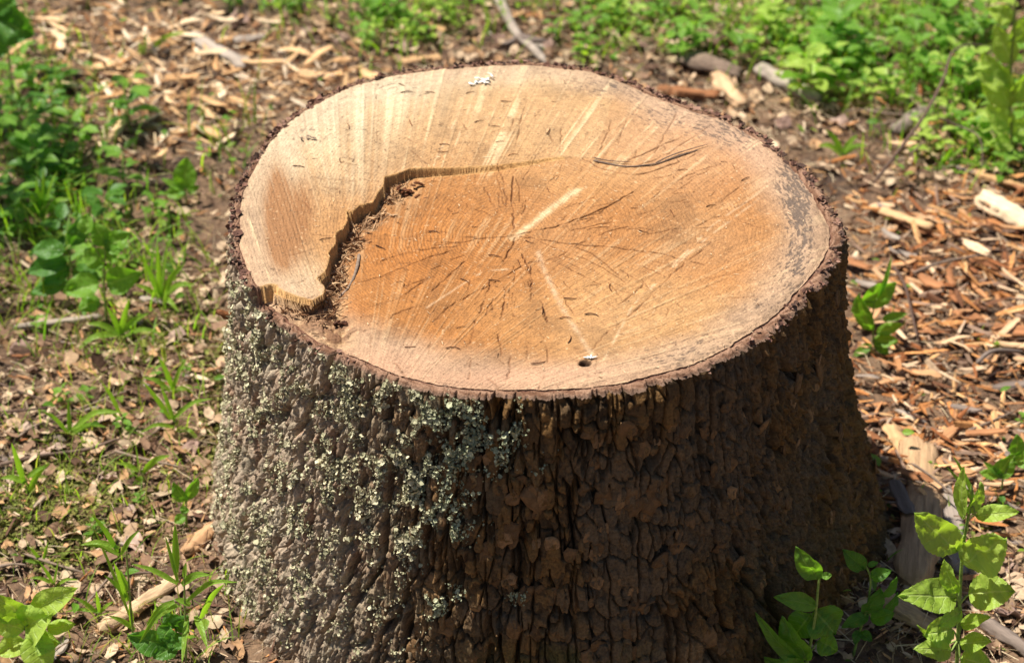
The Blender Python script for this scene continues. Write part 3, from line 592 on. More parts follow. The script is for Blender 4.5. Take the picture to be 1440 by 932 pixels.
# splinters and sawdust lodged in the break (nobody could count them)
N = 460; brk = LP[8:30]; k = rng.integers(0, len(brk)-1, N); tt = rng.uniform(0, 1, (N, 1)); P2 = brk[k]*(1-tt)+brk[k+1]*tt; P2 = P2+np.c_[rng.gamma(2, .0035, N), -rng.gamma(2, .0025, N)]
zz, sl_, _ = topz(P2[:, 0], P2[:, 1]); ok = sl_ < .1; P2 = P2[ok]; zz = zz[ok]; N = len(P2)
chT = np.array([(-1, -.5, -.3), (-1, .4, -.25), (-.9, .1, .4), (.0, -.7, -.35), (.1, .7, -.3), (0, .0, .55), (1, -.15, -.1), (1.05, .2, 0), (.9, .0, .25)])
chF = np.array([(0, 3, 5, 2), (3, 6, 8, 5), (1, 2, 5, 4), (4, 5, 8, 7), (0, 1, 4, 3), (3, 4, 7, 6)])
chF = np.vstack([chF, [(0, 2, 1, 1), (6, 7, 8, 8)]])[:6]
sc = np.stack([rng.gamma(3, .0011, N)+.001, rng.uniform(.0005, .0013, N), rng.uniform(.0003, .0008, N)], 1)
pc_ = rng.uniform(0, 1, (N, 1)); cc = np.array([.18, .08, .035])*(1-pc_)+np.array([.56, .36, .20])*pc_
R3 = rotz(rng.uniform(0, 6.3, N))@roty(rng.normal(0, .4, N))@rotx(rng.uniform(0, 6.3, N))
sv, sf, sa = scatter(chT, chF, np.c_[P2, zz-.001+rng.uniform(-.002, .002, N)], R3, sc, cc, .2)
tag(link('splinters', arr_mesh('splinters', sv, sf, M_chip, False, **sa), STUMP), kind='stuff')
# sawdust flecks over the whole lower cut
N = 480; a = rng.uniform(0, 6.283, N); r = np.sqrt(rng.uniform(0, 1, N))*.225; P2 = np.c_[r*np.cos(a), r*np.sin(a)]; zz, sl_, _ = topz(P2[:, 0], P2[:, 1])
sc = np.stack([rng.gamma(2, .0004, N)+.0003, rng.uniform(.0002, .0005, N), rng.uniform(.0002, .0004, N)], 1); pc_ = (rng.uniform(0, 1, (N, 1)) > .3).astype(float); cc = np.array([.20, .09, .04])*(1-pc_)+np.array([.78, .58, .36])*pc_
sv, sf, sa = scatter(chT, chF, np.c_[P2, zz+.0006], rotz(rng.uniform(0, 6.3, N)), sc, cc, .2)
tag(link('sawdust', arr_mesh('sawdust', sv, sf, M_chip, False, **sa), STUMP), kind='stuff')
# stub of a branch poking out of the left bark
P0 = on_y(326, 442, 0.0); st = build('branch_stub', [tube([P0+[.006, 0, -.004], P0+[-.004, -.004, .002], P0+[-.012, -.006, .008]], .0042, .0028, 8, 8, .5, blunt=True)], M_needle, STUMP)
# ------------------------------------------------------------------ words that tell alike things apart
MARK_G = [(1232,450,'the bright folded sprout'),(1415,315,'the large chunk at the right edge'),(1275,322,'the long pale chip'),(1290,730,'the rotting slab'),(1350,780,'the lime seedling'),(1410,900,'the grey corner stick'),
 (1410,500,'the yellowish bent twig'),(1425,140,'the tall weed at the right edge'),(1280,180,'the blunt grey stick end'),(1107,130,'the broken branch piece'),(1026,140,'the leaning orange bark slab'),(728,40,'the pale forked branch'),
 (590,88,'the tan bark strip'),(354,63,'the short pale stick'),(310,84,'the faded flat branch'),(205,75,'the lone grass shoot on the drift'),(260,250,'the upright oval sprout'),(20,50,'the big corner leaf'),(60,290,'the narrow leaved tuft'),
 (150,380,'the oval leaved cluster'),(82,458,'the pale straight stick'),(60,645,'the dark left twig'),(262,705,'the paired leaf seedling'),(200,855,'the light brown stick'),(50,870,'the corner seedling'),(290,190,'the small split chip'),(1190,210,'the grass tuft behind the stump'),(1345,225,'the dry yellow blades')]
MARK_C = [(722,330,'the pith'),(823,507,'the dark hole'),(681,116,'the bird dropping'),(910,232,'the dark knobbly twig'),(570,270,'the reddish bark crumb'),(500,380,'the curled twig'),(455,282,'the slot in the ledge'),(433,196,'the dark crumb'),
 (390,300,'the brown streak'),(540,248,'the corner of the ledge'),(790,285,'the pale splinter streak'),(1125,320,'the black mould'),(700,232,'the long straight split')]
def where(px, py, marks):
    d, mx, my, w_ = min((math.hypot(px-a, (py-b_)*1.3), a, b_, w_) for a, b_, w_ in marks); dx, dy = px-mx, (py-my)*1.3
    rel = ('right of' if dx > 0 else 'left of') if abs(dx) > abs(dy) else ('in front of' if dy > 0 else 'behind')
    return ('close ' if d < 38 else 'farther ' if d > 95 else '')+rel+' '+w_
def lean(a):
    a = a % math.pi; return 'crosswise' if a < .35 or a > 2.79 else 'slanting rightward' if a < 1.2 else 'end on' if a < 1.94 else 'slanting leftward'
# ------------------------------------------------------------------ LITTER ON THE GROUND
for o, a, b_, an, s in TODO: o['label'] = ('long' if s > 1.15 else 'short' if s < .85 else 'brown')+' dry needle '+lean(-an)+' '+where(a, b_, MARK_C)
RED = [(1330,420,130,150,1.0),(1300,580,110,100,.9),(1400,330,80,60,.9),(1230,300,60,60,.5),(1420,620,80,120,.7),(1560,450,160,260,.9),(1250,700,40,60,.5)]
PALE = [(150,60,110,45,1.3),(260,110,120,50,1.3),(390,120,100,40,1.4),(470,110,50,20,.9),(60,40,60,30,.6),(200,190,120,40,.4),(290,160,90,30,.5),(-120,60,120,60,.6),(20,100,40,20,.4)]
LEAFY = [(150,650,160,160,1.1),(60,560,120,80,.8),(250,560,60,80,.7),(120,850,140,90,.9),(700,60,170,60,.9),(1020,170,110,50,.7),(1350,800,120,120,.8),(420,40,80,30,.6),(950,60,120,50,.6),(-150,700,200,300,.8),(1350,240,120,40,.5),(230,440,80,60,.6),(1250,880,100,60,.7)]
def samp(n, f, ext=1.0):
    """random spots of the ground, kept where the density f wants them; some spread all round so the floor goes on outside the frame"""
    out = []; c = 0
    while c < n:
        x = rng.uniform(-1.25, 1.25, 40000); y = rng.uniform(-.55, 1.95, 40000); px, py = proj(np.stack([x, y, gh(x, y)], -1))
        inside = (px > -80) & (px < 1520) & (py > -60) & (py < 1000); d = f(px, py, x, y); d = np.where(inside, d, np.clip(d, ext*.25, 1)*.55)
        k = (rng.uniform(0, 1, 40000) < d) & (np.hypot(x, y) > .255); out.append(np.c_[x[k], y[k]]); c += k.sum()
    P = np.concatenate(out)[:n]; return P
def chip_layer(n, f, cols, lscale, zmax, tilt=.25, align=None, ext=1.0):
    P = samp(n, f, ext); N = len(P); ang = rng.uniform(0, 6.3, N) if align is None else rng.normal(align, .75, N)
    L = rng.gamma(4, lscale/4, N)+.002; sc = np.stack([L, L*rng.uniform(.16, .36, N), L*rng.uniform(.05, .13, N)+.0004], 1)
    z = gh(P[:, 0], P[:, 1])+rng.uniform(0, 1, N)**1.3*zmax
    k = rng.choice(len(cols), N); cc = np.array(cols)[k]*rng.uniform(.75, 1.2, (N, 1))
    return scatter(chT, chF, np.c_[P, z], rotz(ang)@roty(rng.normal(0, tilt, N))@rotx(rng.normal(0, tilt*1.5, N)), sc, cc, .22)
redc = [(.54, .25, .09), (.42, .17, .055), (.28, .10, .035), (.66, .38, .17), (.14, .06, .03), (.45, .21, .09), (.66, .46, .29), (.30, .19, .13)]
palc = [(.62, .38, .19), (.74, .55, .34), (.50, .27, .12), (.78, .62, .44), (.36, .18, .08), (.66, .42, .22)]
litc = [(.38, .24, .15), (.52, .37, .25), (.18, .10, .06), (.56, .42, .29), (.11, .055, .035), (.46, .23, .11)]
f_red = lambda px, py, x, y: np.clip(blobs(px, py, RED), 0, 1)
f_pale = lambda px, py, x, y: np.clip(blobs(px, py, PALE), 0, 1)
f_leafy = lambda px, py, x, y: np.clip(.35+blobs(px, py, LEAFY)-.5*blobs(px, py, RED)-.4*blobs(px, py, PALE), .06, 1)
L = [chip_layer(8500, f_red, redc, .0085, .016, .3, -.35), chip_layer(9500, f_pale, palc, .0066, .014, .35, -.3), chip_layer(9000, f_leafy, litc, .0048, .008, .35)]
L.append(chip_layer(9000, lambda a, b, c, d: np.clip(f_red(a, b, c, d)+.6*f_pale(a, b, c, d)+.25, 0, 1), redc+litc, .0045, .010, .4))
V, F, A = join_arr(L); tag(link('wood_chips', arr_mesh('wood_chips', V, F, M_chip, False, **A)), kind='stuff')
# crumpled dead leaves
gn, gm = 4, 4; uu, ww = np.meshgrid(np.linspace(-1, 1, gn), np.linspace(-1, 1, gm), indexing='ij')
lvT = np.stack([uu, ww*(1-.55*uu**2), .22*np.sin(uu*3+1)*np.cos(ww*2.5)+.12*np.cos(ww*5)], -1).reshape(-1, 3); lvF = grid_faces(gn, gm)
def leaf_layer(n, f, cols, ls, zmax):
    P = samp(n, f); N = len(P); L = rng.gamma(5, ls/5, N)+.002; sc = np.stack([L, L*rng.uniform(.5, .9, N), L*rng.uniform(.5, 1.2, N)], 1)
    z = gh(P[:, 0], P[:, 1])+.001+rng.uniform(0, 1, N)*zmax; cc = np.array(cols)[rng.choice(len(cols), N)]*rng.uniform(.75, 1.2, (N, 1))
    return scatter(lvT, lvF, np.c_[P, z], rotz(rng.uniform(0, 6.3, N))@roty(rng.normal(0, .35, N))@rotx(rng.normal(0, .35, N)), sc, cc, .18)
V, F, A = leaf_layer(9000, f_leafy, [(.38, .25, .15), (.48, .34, .22), (.22, .13, .08), (.50, .37, .24), (.10, .055, .035), (.42, .24, .12)], .0046, .009)
tag(link('dead_leaf_litter', arr_mesh('dead_leaf_litter', V, F, M_litter, True, **A)), kind='stuff')
# fine needles and rootlets
ndT = np.array([(-1, -.5, 0), (-1, .5, 0), (-1, 0, 1), (0, -.5, .6), (0, .5, .6), (0, 0, 1.6), (1, -.5, 0), (1, .5, 0), (1, 0, 1)])
ndF = np.array([(0, 3, 5, 2), (3, 6, 8, 5), (1, 2, 5, 4), (4, 5, 8, 7)])
P = samp(26000, lambda a, b, c, d: np.clip(.25+f_leafy(a, b, c, d), 0, 1)); N = len(P); Ls = rng.gamma(4, .0026, N)+.003
cc = np.array([(.30, .17, .09), (.50, .35, .20), (.14, .07, .045), (.66, .52, .34)])[rng.choice(4, N)]
V, F, A = scatter(ndT, ndF, np.c_[P, gh(P[:, 0], P[:, 1])+.001+rng.uniform(0, .008, N)], rotz(rng.uniform(0, 6.3, N))@roty(rng.normal(0, .25, N)), np.stack([Ls, Ls*0+.0007, Ls*0+.0007], 1), cc, 0)
tag(link('needle_litter', arr_mesh('needle_litter', V, F, M_litter, False, **A)), kind='stuff')
# moss tufts low on the left
P = samp(5000, lambda px, py, x, y: np.clip(blobs(px, py, [(90,720,90,50,.9),(40,760,60,40,.5),(60,700,60,40,.6),(300,560,14,80,.7),(210,470,60,30,.3),(1340,730,60,40,.15)]), 0, 1), 0.0)
N = len(P); s = rng.gamma(3, .0008, N)+.001
cc = np.array([(.17, .20, .04), (.24, .25, .06), (.13, .12, .03), (.20, .15, .06)])[rng.choice(4, N)]
V, F, A = scatter(lobT, lobF, np.c_[P, gh(P[:, 0], P[:, 1])+rng.uniform(0, .006, N)], rotz(rng.uniform(0, 6.3, N))@rotx(rng.normal(0, .8, N)), np.stack([s, s*.4, s], 1), cc, .2)
tag(link('moss', arr_mesh('moss', V, F, M_litter, False, **A)), kind='stuff')
# ---- single chips (largest on the floor)
def chip_me(k, mat):
    r = np.random.default_rng(100+k); L = r.uniform(.8, 1.2); wd = r.uniform(.2, .38); th_ = r.uniform(.05, .10); n = 7; xs = np.linspace(-1, 1, n)
    sh = np.clip(1-np.abs(xs)**5*r.uniform(.05, .6)+r.uniform(-.2, .2, n), .2, 1.3); off = np.cumsum(r.normal(0, .04, n)); zc = .09*r.normal()*xs**2
    V = []
    for i in range(n):
        for (a, b_) in ((-1, -.6), (-.75, .8), (-.1, 1.1), (.6, .75), (1, -.5), (.1, -1)): V.append((xs[i]*L+(r.uniform(-.22, .22) if i in (0, n-1) else 0)*(1 if abs(a) > .5 else .6), a*wd*sh[i]+off[i], zc[i]+b_*th_*(.6+.4*sh[i])+r.uniform(-.01, .01)))
    F = grid_faces(n, 6, True).tolist()+[[5, 4, 3, 2, 1, 0], [(n-1)*6+i for i in range(6)]]
    me = bpy.data.meshes.new('wood_chip'); me.from_pydata((np.array(V)*.018).tolist(), [], F); me.materials.append(mat); return me
cm = {m_.name: [chip_me(k, m_) for k in range(9)] for m_ in (M_red, M_pale, M_grey)}
def put_chips(n, f, mats, s0, s1, align, label, group, z0=.004, z1=.018):
    c = 0
    while c < n:
        x = rng.uniform(-.8, .8); y = rng.uniform(-.3, 1.15); px, py = proj(np.array([x, y, gh(x, y)]))
        if not (-20 < px < 1460 and -20 < py < 950) or math.hypot(x, y) < .31: continue
        if 330 < px < 1230 and py > 130 and not (px > 1200 and py > 350): continue
        if rng.uniform() > f(np.array(px), np.array(py), x, y): continue
        o = link('wood_chip', random.choice(cm[random.choice(mats)])); s = rng.uniform(s0, s1)
        o.location = (x, y, float(gh(x, y))+rng.uniform(z0, z1)); o.rotation_euler = (rng.normal(0, .25), rng.normal(0, .18), rng.normal(align, .7)); o.scale = (s, s*rng.uniform(.7, 1.3), s)
        tag(o, ('big ' if s > s0+.7*(s1-s0) else 'small ' if s < s0+.3*(s1-s0) else '')+label+' '+lean(o.rotation_euler.z)+' '+where(float(px), float(py), MARK_G), 'wood chip', group); c += 1
put_chips(130, f_red, ['weathered_chip']*6+['grey_wood'], .4, 1.0, -.35, 'reddish wood chip', 'wood chips in the bed right of the stump')
put_chips(75, f_pale, ['fresh_chip'], .5, 1.15, -.3, 'pale sunlit chip', 'pale chips in the drift at upper left')
put_chips(38, lambda a, b, c, d: np.clip(blobs(a, b, LEAFY), 0, 1), ['grey_wood', 'grey_wood', 'weathered_chip'], .35, .8, 0, 'greyish wood fragment', 'weathered fragments in the leaf litter', .002, .008)
# ---- single dead leaves
def dead_me(k):
    r = np.random.default_rng(200+k); V, F, A = leaf((-.015, 0, 0), (.015, 0, 0), .022, (0, 0, 1), .1, 0, 9, 7, .2, .5, .5, k); V = V+r.normal(0, .0005, V.shape); return arr_mesh('dead_leaf', V, F, M_dead)
dm = [dead_me(k) for k in range(6)]
dl = [(430,48),(95,590),(40,610),(190,770),(75,640),(130,600),(30,500),(620,30),(560,75),(700,60),(820,20),(650,30),(770,70),(900,70),(960,85),(1000,60),(1230,120),(1200,70),(1300,70),(1100,180),(1180,180),(1250,830),(1390,700),(1410,800),(250,480),(270,640),
 (230,600),(160,680),(20,680),(60,870),(180,730),(1010,20),(1380,140),(1330,230),(560,20),(480,60),(1060,60),(340,30),(1420,870),(1330,900)]
for k, (a, b_) in enumerate(dl):
    o = link('dead_leaf', dm[k % 6]); P = gpt(a, b_); o.location = P+[0, 0, .006]; s = random.uniform(.6, 1.15); o.scale = (s, s, s); o.rotation_euler = (rng.normal(0, .35), rng.normal(0, .35), rng.uniform(0, 6.3))
    lab, gr = ('curled pinkish brown dead leaf on the litter left of the stump', 'dead leaves left of the stump') if a < 330 and b_ > 400 else ('curled pinkish brown dead leaf among the plants behind the stump', 'dead leaves behind the stump') if b_ < 300 else ('curled brown dead leaf in the litter at lower right', 'dead leaves at lower right')
    tag(o, ('large' if s > .9 else 'small')+' curled dead leaf lying '+where(a, b_, MARK_G), 'dead leaf', gr)
# ---- sticks, chunks, slabs
def chunk(p0, p1, wpx, label, mat, flat=.55, name='wood_chunk', cat='wood chunk', dz=.008, seed=1, mid=None, ridges=.35):
    P0 = gpt(*p0); P1 = gpt(*p1); sc = np.linalg.norm((P0+P1)/2-CAM)/FPX; r = wpx*sc/2
    pts = [P0]+([gpt(*mid)] if mid else [(P0+P1)/2])+[P1]; base = pts[0].copy()
    pts = [p+[0, 0, dz+r*flat*.6] for p in pts]
    V, F, _ = tube(pts, r, r*.85, 16, 22, .35, flat, ridges, seed, True)
    ang = math.atan2(P1[1]-P0[1], P1[0]-P0[0]); c, s = math.cos(-ang), math.sin(-ang); V = V-base; V = V@np.array([[c, -s, 0], [s, c, 0], [0, 0, 1]]).T
    o = link(name, arr_mesh(name, V, F, mat, True)); o.location = base; o.rotation_euler = (0, 0, ang); return tag(o, label, cat)
chunk((145,893), (252,822), 22, 'smooth light brown stick lying in the litter at lower left beside the stump', M_old, .9, 'stick', 'stick', .003, 2, ridges=.08)
chunk((262,782), (305,742), 22, 'short orange brown stick end tucked against the left foot of the stump', M_red, .8, 'stick', 'stick', .002, 3, ridges=.1)
chunk((20,466), (145,450), 11, 'pale straight stick lying left of the stump below the broad leaved plants', M_grey, .8, 'stick', 'stick', .003, 4, ridges=.15)
chunk((1288,632), (1282,835), 56, 'tall slab of rotting split wood leaning along the right foot of the stump', M_old, .5, 'wood_slab', 'wood slab', .004, 5, (1297,720))
chunk((1322,690), (1352,810), 34, 'grey brown split slab lying just right of the rotting slab', M_grey, .5, 'wood_slab', 'wood slab', .0, 6)
chunk((1235,845), (1335,905), 32, 'dark splintered wood piece lying under the leaves at the right foot of the stump', M_old, .6, 'wood_slab', 'wood slab', .002, 7)
chunk((1252,610), (1275,650), 26, 'small pale split block above the rotting slab beside the stump', M_pale, .6, 'wood_chunk', 'wood chunk', .004, 8)
chunk((1375,878), (1460,935), 22, 'smooth grey stick crossing the lower right corner', M_grey, .95, 'stick', 'stick', .004, 9, ridges=.06)
chunk((1380,292), (1450,335), 36, 'large pale orange wood chunk at the right edge above the chip bed', M_pale, .6, 'wood_chunk', 'wood chunk', .008, 10)
chunk((1238,312), (1308,336), 20, 'long pale chip lying at the back of the chip bed right of the stump', M_pale, .5, 'wood_chunk', 'wood chunk', .012, 11)
chunk((1372,258), (1445,277), 12, 'narrow pale splinter near the right edge below the green plants', M_pale, .6, 'wood_chunk', 'wood chunk', .010, 12)
chunk((1258,196), (1298,166), 22, 'blunt pale grey stick end under the arching twig at upper right', M_grey, .9, 'stick', 'stick', .006, 13, ridges=.1)
chunk((1065,108), (1150,152), 24, 'broken brown and grey branch piece lying behind the right side of the stump', M_grey, .9, 'branch_piece', 'branch piece', .006, 14, ridges=.15)
chunk((1010,118), (1042,160), 26, 'orange brown bark slab leaning just behind the back rim of the stump', M_red, .5, 'bark_slab', 'bark slab', .008, 15)
chunk((925,132), (1010,140), 20, 'long orange brown bark slab lying directly behind the back rim', M_red, .5, 'bark_slab', 'bark slab', .004, 16)
chunk((960,92), (1040,118), 30, 'dark rotten log piece lying behind the two orange bark slabs', M_twig, .8, 'log_piece', 'log piece', .006, 17)
chunk((565,92), (620,86), 14, 'tan strip of bark lying behind the left part of the back rim', M_pale, .5, 'bark_slab', 'bark slab', .004, 18)
chunk((330,66), (378,60), 12, 'short pale stick in the dark patch at the top left', M_grey, .8, 'stick', 'stick', .006, 19)
chunk((270,62), (350,105), 22, 'faded tan flat branch lying across the pale chip drift', M_grey, .6, 'branch_piece', 'branch piece', .008, 20)
chunk((275,185), (312,205), 16, 'small pale split chip below the drift at upper left', M_pale, .5, 'wood_chunk', 'wood chunk', .008, 21)
twig([(693,-30),(703,0),(716,28),(728,50),(745,64),(768,88)], .0075, .0048, 'pale forked dead branch standing out at the top centre behind the stump', 'dead_branch', 'branch', gpt, .012, M_grey, k=10, rough=.2, branches=[([(728,52,0),(745,56,.004),(768,58,.006)], .0065), ([(728,52,0),(718,60,.0),(705,62,.0)], .005)])
twig([(1225,262),(1265,232),(1295,205),(1318,165),(1333,118),(1362,88),(1404,70)], .0021, .0014, 'thin bare branching twig arching through the green plants at upper right', 'dry_twig', 'twig', gpt, .02, M_twig, .05, branches=[([(1318,165,.055),(1350,178,.04),(1378,195,.03),(1382,240,.0)], .0014), ([(1300,198,.05),(1270,225,.02),(1240,215,.01)], .0012)])
twig([(1255,372),(1272,400),(1282,440),(1292,482)], .0018, .0012, 'thin dark twig lying across the chip bed beside the bright sprout', 'dry_twig', 'twig', gpt, .02, M_twig)
twig([(1282,385),(1320,370),(1380,358)], .002, .0014, 'thin dark forked twig lying on the chips right of the sprout', 'dry_twig', 'twig', gpt, .022, M_twig)
twig([(1372,512),(1395,500),(1440,494)], .0025, .0018, 'yellowish bent twig on the chip bed near the right edge', 'dry_twig', 'twig', gpt, .02, M_grey, .006)
twig([(-10,655),(60,640),(120,632),(170,615)], .0022, .0014, 'dark thin twig lying across the litter at the far left', 'dry_twig', 'twig', gpt, .008, M_twig)
twig([(25,615),(50,598),(110,575),(190,545)], .0015, .001, 'long thin twig on the litter above the dark twig at left', 'dry_twig', 'twig', gpt, .008, M_twig)
twig([(120,850),(150,815),(165,790)], .0012, .0008, 'hair thin twig upright beside the grass at lower left', 'dry_twig', 'twig', gpt, .012, M_twig)
twig([(1280,650),(1310,670),(1345,700)], .0015, .001, 'thin twig lying over the top of the rotting slab', 'dry_twig', 'twig', gpt, .028, M_twig)
twig([(150,640),(200,620),(240,590)], .0016, .001, 'thin brown twig lying close to the left of the stump', 'dry_twig', 'twig', gpt, .008, M_twig)
for k in range(26):
    a, b_ = [(rng.uniform(0, 290), rng.uniform(470, 900)), (rng.uniform(1180, 1430), rng.uniform(120, 330)), (rng.uniform(1250, 1430), rng.uniform(500, 860)), (rng.uniform(60, 480), rng.uniform(30, 220))][k % 4]
    d = rng.uniform(20, 55); an = rng.uniform(-.6, .6); lab, gr = [('thin broken twig scattered on the litter left of the stump', 'scattered twigs left of the stump'), ('thin broken twig scattered below the plants at upper right', 'scattered twigs at upper right'), ('thin broken twig scattered on the chips at lower right', 'scattered twigs at lower right'), ('thin broken twig scattered over the pale chip drift at upper left', 'scattered twigs at upper left')][k % 4]
    twig([(a-d*math.cos(an), b_+d*.7*math.sin(an)), (a, b_+rng.uniform(-3, 3)), (a+d*math.cos(an), b_-d*.7*math.sin(an))], rng.uniform(.001, .0022), .0009, lab, 'dry_twig', 'twig', gpt, .012, M_twig, group=gr)['label'] = 'thin broken twig '+lean(an)+' '+where(a, b_, MARK_G)
# ------------------------------------------------------------------ PLANTS
def hero(name, label, cat, basepx, stem, leaves, mat, serr=0, stemr=.0014, gz=0.0, wave=.28, group=None):
    """stem and leaves given where the photo shows them, each with its own distance from the camera"""
    B = gpt(*basepx); y0 = B[1]; t_ = empty(name, B, label, cat, group)
    P = [B-[0, 0, .004]]+[on_y(a, b_, y0+d) for a, b_, d in stem]
    build('stem', [tube(P, stemr, stemr*.55, 7)], M_stem, t_, B)
    for k, (ax, ay, bx, by, wpx, d0, d1, nx, ny, nz) in enumerate(leaves):
        P0 = on_y(ax, ay, y0+d0); P1 = on_y(bx, by, y0+d1); sc = np.linalg.norm(P0-CAM)/FPX
        build('leaf', [leaf(P0, P1, 1.12*wpx*sc, (nx, ny, nz), random.uniform(.05, .22), serr, 26 if serr else 14, 9, random.uniform(.08, .3), .45, wave, k*3+int(ax))], mat, t_, B)
        j = min(P, key=lambda q_: np.linalg.norm(q_-P0))
        if np.linalg.norm(j-P0) > .004: build('leaf_stalk', [tube([j, (j+P0)/2+[0, 0, .001], P0], stemr*.5, stemr*.4, 5)], M_stem, t_, B)
    return t_
hero('seedling', 'bright lime seedling with toothed crinkled leaves standing in sun at lower right', 'seedling', (1345, 960),
 [(1347,900,0), (1349,850,0), (1352,795,.004), (1357,750,.004), (1366,705,.0), (1366,680,0)],
 [(1345,772,1288,724,46,.0,-.012,-.3,-.8,.55),(1352,790,1416,762,62,.0,-.004,.2,-.9,.4),(1362,835,1426,830,48,0,-.012,.1,-.6,.8),(1345,840,1276,834,44,.0,-.016,-.2,-.6,.8),
  (1354,730,1352,658,22,.0,.004,-.8,-.6,.2),(1362,722,1384,682,22,.0,.0,.5,-.8,.3),(1372,726,1432,718,24,0,-.008,.2,-.5,.85),(1344,832,1326,795,24,0,-.004,-.5,-.8,.3),(1352,880,1390,866,20,0,-.012,.1,-.5,.9),
  (1340,885,1300,892,40,-.004,-.012,-.2,-.8,.6),(1350,905,1392,900,26,-.004,-.016,.2,-.5,.9),(1338,915,1292,910,30,-.008,-.018,-.3,-.5,.8),(1350,925,1395,935,34,-.008,-.02,.1,-.6,.8),(1352,858,1322,880,22,0,-.02,0,-.9,.5),(1335,905,1290,885,12,0,-.008,-.6,-.6,.3)],
 M_lime, .18, .0019)
hero('seedling', 'shaded green seedling with a bare yellow stem before the right side of the bark', 'seedling', (1132, 965),
 [(1136,925,0),(1146,870,0),(1150,830,0),(1153,805,0)],
 [(1150,812,1122,780,30,0,-.008,-.3,-.8,.5),(1148,852,1094,838,24,0,-.012,-.1,-.6,.9),(1146,858,1178,895,52,.006,.0,.3,-.9,.2),(1140,862,1116,895,40,.008,.006,-.4,-.8,.2),(1154,810,1170,808,10,0,0,.4,-.6,.6),
  (1135,925,1098,880,38,0,-.004,-.4,-.9,.2),(1132,935,1064,882,22,.0,-.012,-.5,-.7,.5),(1150,900,1178,915,30,.006,0,.2,-.9,.3),(1128,940,1090,935,34,0,-.01,-.2,-.8,.4),(1118,950,1075,925,26,0,-.01,-.2,-.8,.4)],
 M_leaf, .06, .0016)
hero('seedling', 'small shaded plant with oval leaves between the stump and the rotting slab', 'seedling', (1198, 925),
 [(1208,890,0),(1220,850,0),(1224,815,0),(1218,795,0)],
 [(1216,800,1188,776,24,0,-.006,-.2,-.7,.6),(1224,812,1252,802,18,0,-.006,.1,-.6,.8),(1220,795,1235,790,8,0,0,.2,-.5,.8),(1216,860,1240,830,30,0,-.004,.3,-.9,.3),(1240,840,1262,812,16,.0,0,.4,-.8,.3),(1244,862,1264,835,17,0,0,.4,-.8,.3),
  (1222,865,1184,880,18,0,-.008,-.1,-.5,.9),(1225,870,1255,862,22,0,-.01,.1,-.6,.7),(1210,888,1226,900,14,0,-.01,.1,-.6,.7),(1206,885,1203,905,12,0,-.01,.1,-.6,.7)],
 M_dark, 0, .0013)
hero('broad_leaved_seedling', 'bright seedling with smooth broad leaves at the lower left corner', 'seedling', (42, 925),
 [(44,905,0),(43,885,0),(42,872,0)],
 [(46,858,104,828,34,0,-.004,.2,-.7,.7),(40,868,-8,838,44,0,-.006,-.3,-.8,.5),(38,880,62,868,52,-.004,-.02,0,-.8,.6),(66,885,104,876,20,-.004,-.008,.1,-.5,.9),(46,890,64,950,42,-.008,-.035,.2,-.7,.7),(34,885,-12,870,30,-.006,-.01,-.3,-.8,.5),(40,900,78,905,34,-.006,-.02,.4,-.7,.6),(34,900,-5,920,30,-.006,-.02,-.2,-.7,.6)],
 M_lime, 0, .0016)
hero('broad_leaved_seedling', 'dull green broad leaved seedling low in the grass near the foot of the stump', 'seedling', (245, 925),
 [(246,900,0),(248,880,0)],
 [(250,880,232,862,26,0,0,-.2,-.8,.5),(246,885,262,870,30,0,-.006,.2,-.8,.5),(240,880,226,902,26,-.004,-.01,-.2,-.8,.5),(252,890,240,915,28,-.004,-.016,0,-.8,.5),(236,905,180,895,34,-.004,-.01,-.2,-.8,.5),(250,905,215,925,24,-.004,-.016,0,-.7,.6)],
 M_dark, 0, .0013)
hero('broad_leaved_seedling', 'small green seedling with paired leaves on bare litter left of the stump', 'seedling', (262, 742),
 [(262,715,0),(263,700,0)],
 [(262,705,243,680,20,0,0,-.3,-.7,.6),(264,700,278,675,16,0,0,.3,-.7,.6),(262,712,256,722,12,0,-.006,0,-.7,.6),(260,725,245,735,14,0,-.006,-.2,-.7,.6)], M_leaf, 0, .0011)
hero('broad_leaved_seedling', 'cluster of broad oval sunlit leaves among grass at middle left', 'seedling', (150, 455),
 [(148,425,0),(146,400,0),(147,370,0)],
 [(140,398,88,410,34,0,-.01,-.1,-.7,.8),(150,400,196,385,36,0,-.006,.1,-.8,.5),(146,372,120,350,30,0,0,-.2,-.7,.7),(148,350,180,328,30,0,0,.2,-.7,.7),(120,330,124,300,22,0,.01,-.2,-.8,.5),(150,362,168,350,24,0,-.01,.1,-.7,.7),(150,345,132,315,26,0,0,.1,-.8,.6),(140,420,110,435,26,0,-.01,.0,-.7,.8)], M_leaf, 0, .0016)
hero('broad_leaved_seedling', 'dark green broad leaved plant half in shade at the left edge', 'seedling', (95, 430),
 [(96,400,0),(98,370,0),(100,345,0)],
 [(92,352,42,350,28,0,0,-.1,-.6,.8),(95,368,35,380,30,0,-.008,-.1,-.6,.8),(100,345,122,305,26,0,.005,.3,-.8,.4),(98,375,60,400,28,0,-.01,0,-.6,.8),(102,380,140,392,26,0,-.01,0,-.6,.8),(96,395,40,412,24,0,-.012,0,-.6,.8)], M_dark, 0, .0016)
hero('upright_sprout', 'single upright oval leaf sprout standing behind the left rim', 'seedling', (262, 285),
 [(261,270,0),(260,262,0)], [(260,266,262,222,30,0,.006,-.1,-1,.15),(258,268,228,250,10,0,0,0,-.6,.8),(260,272,232,272,20,0,-.01,0,-.6,.8),(264,272,280,262,12,0,0,0,-.6,.8)], M_leaf, 0, .0013)
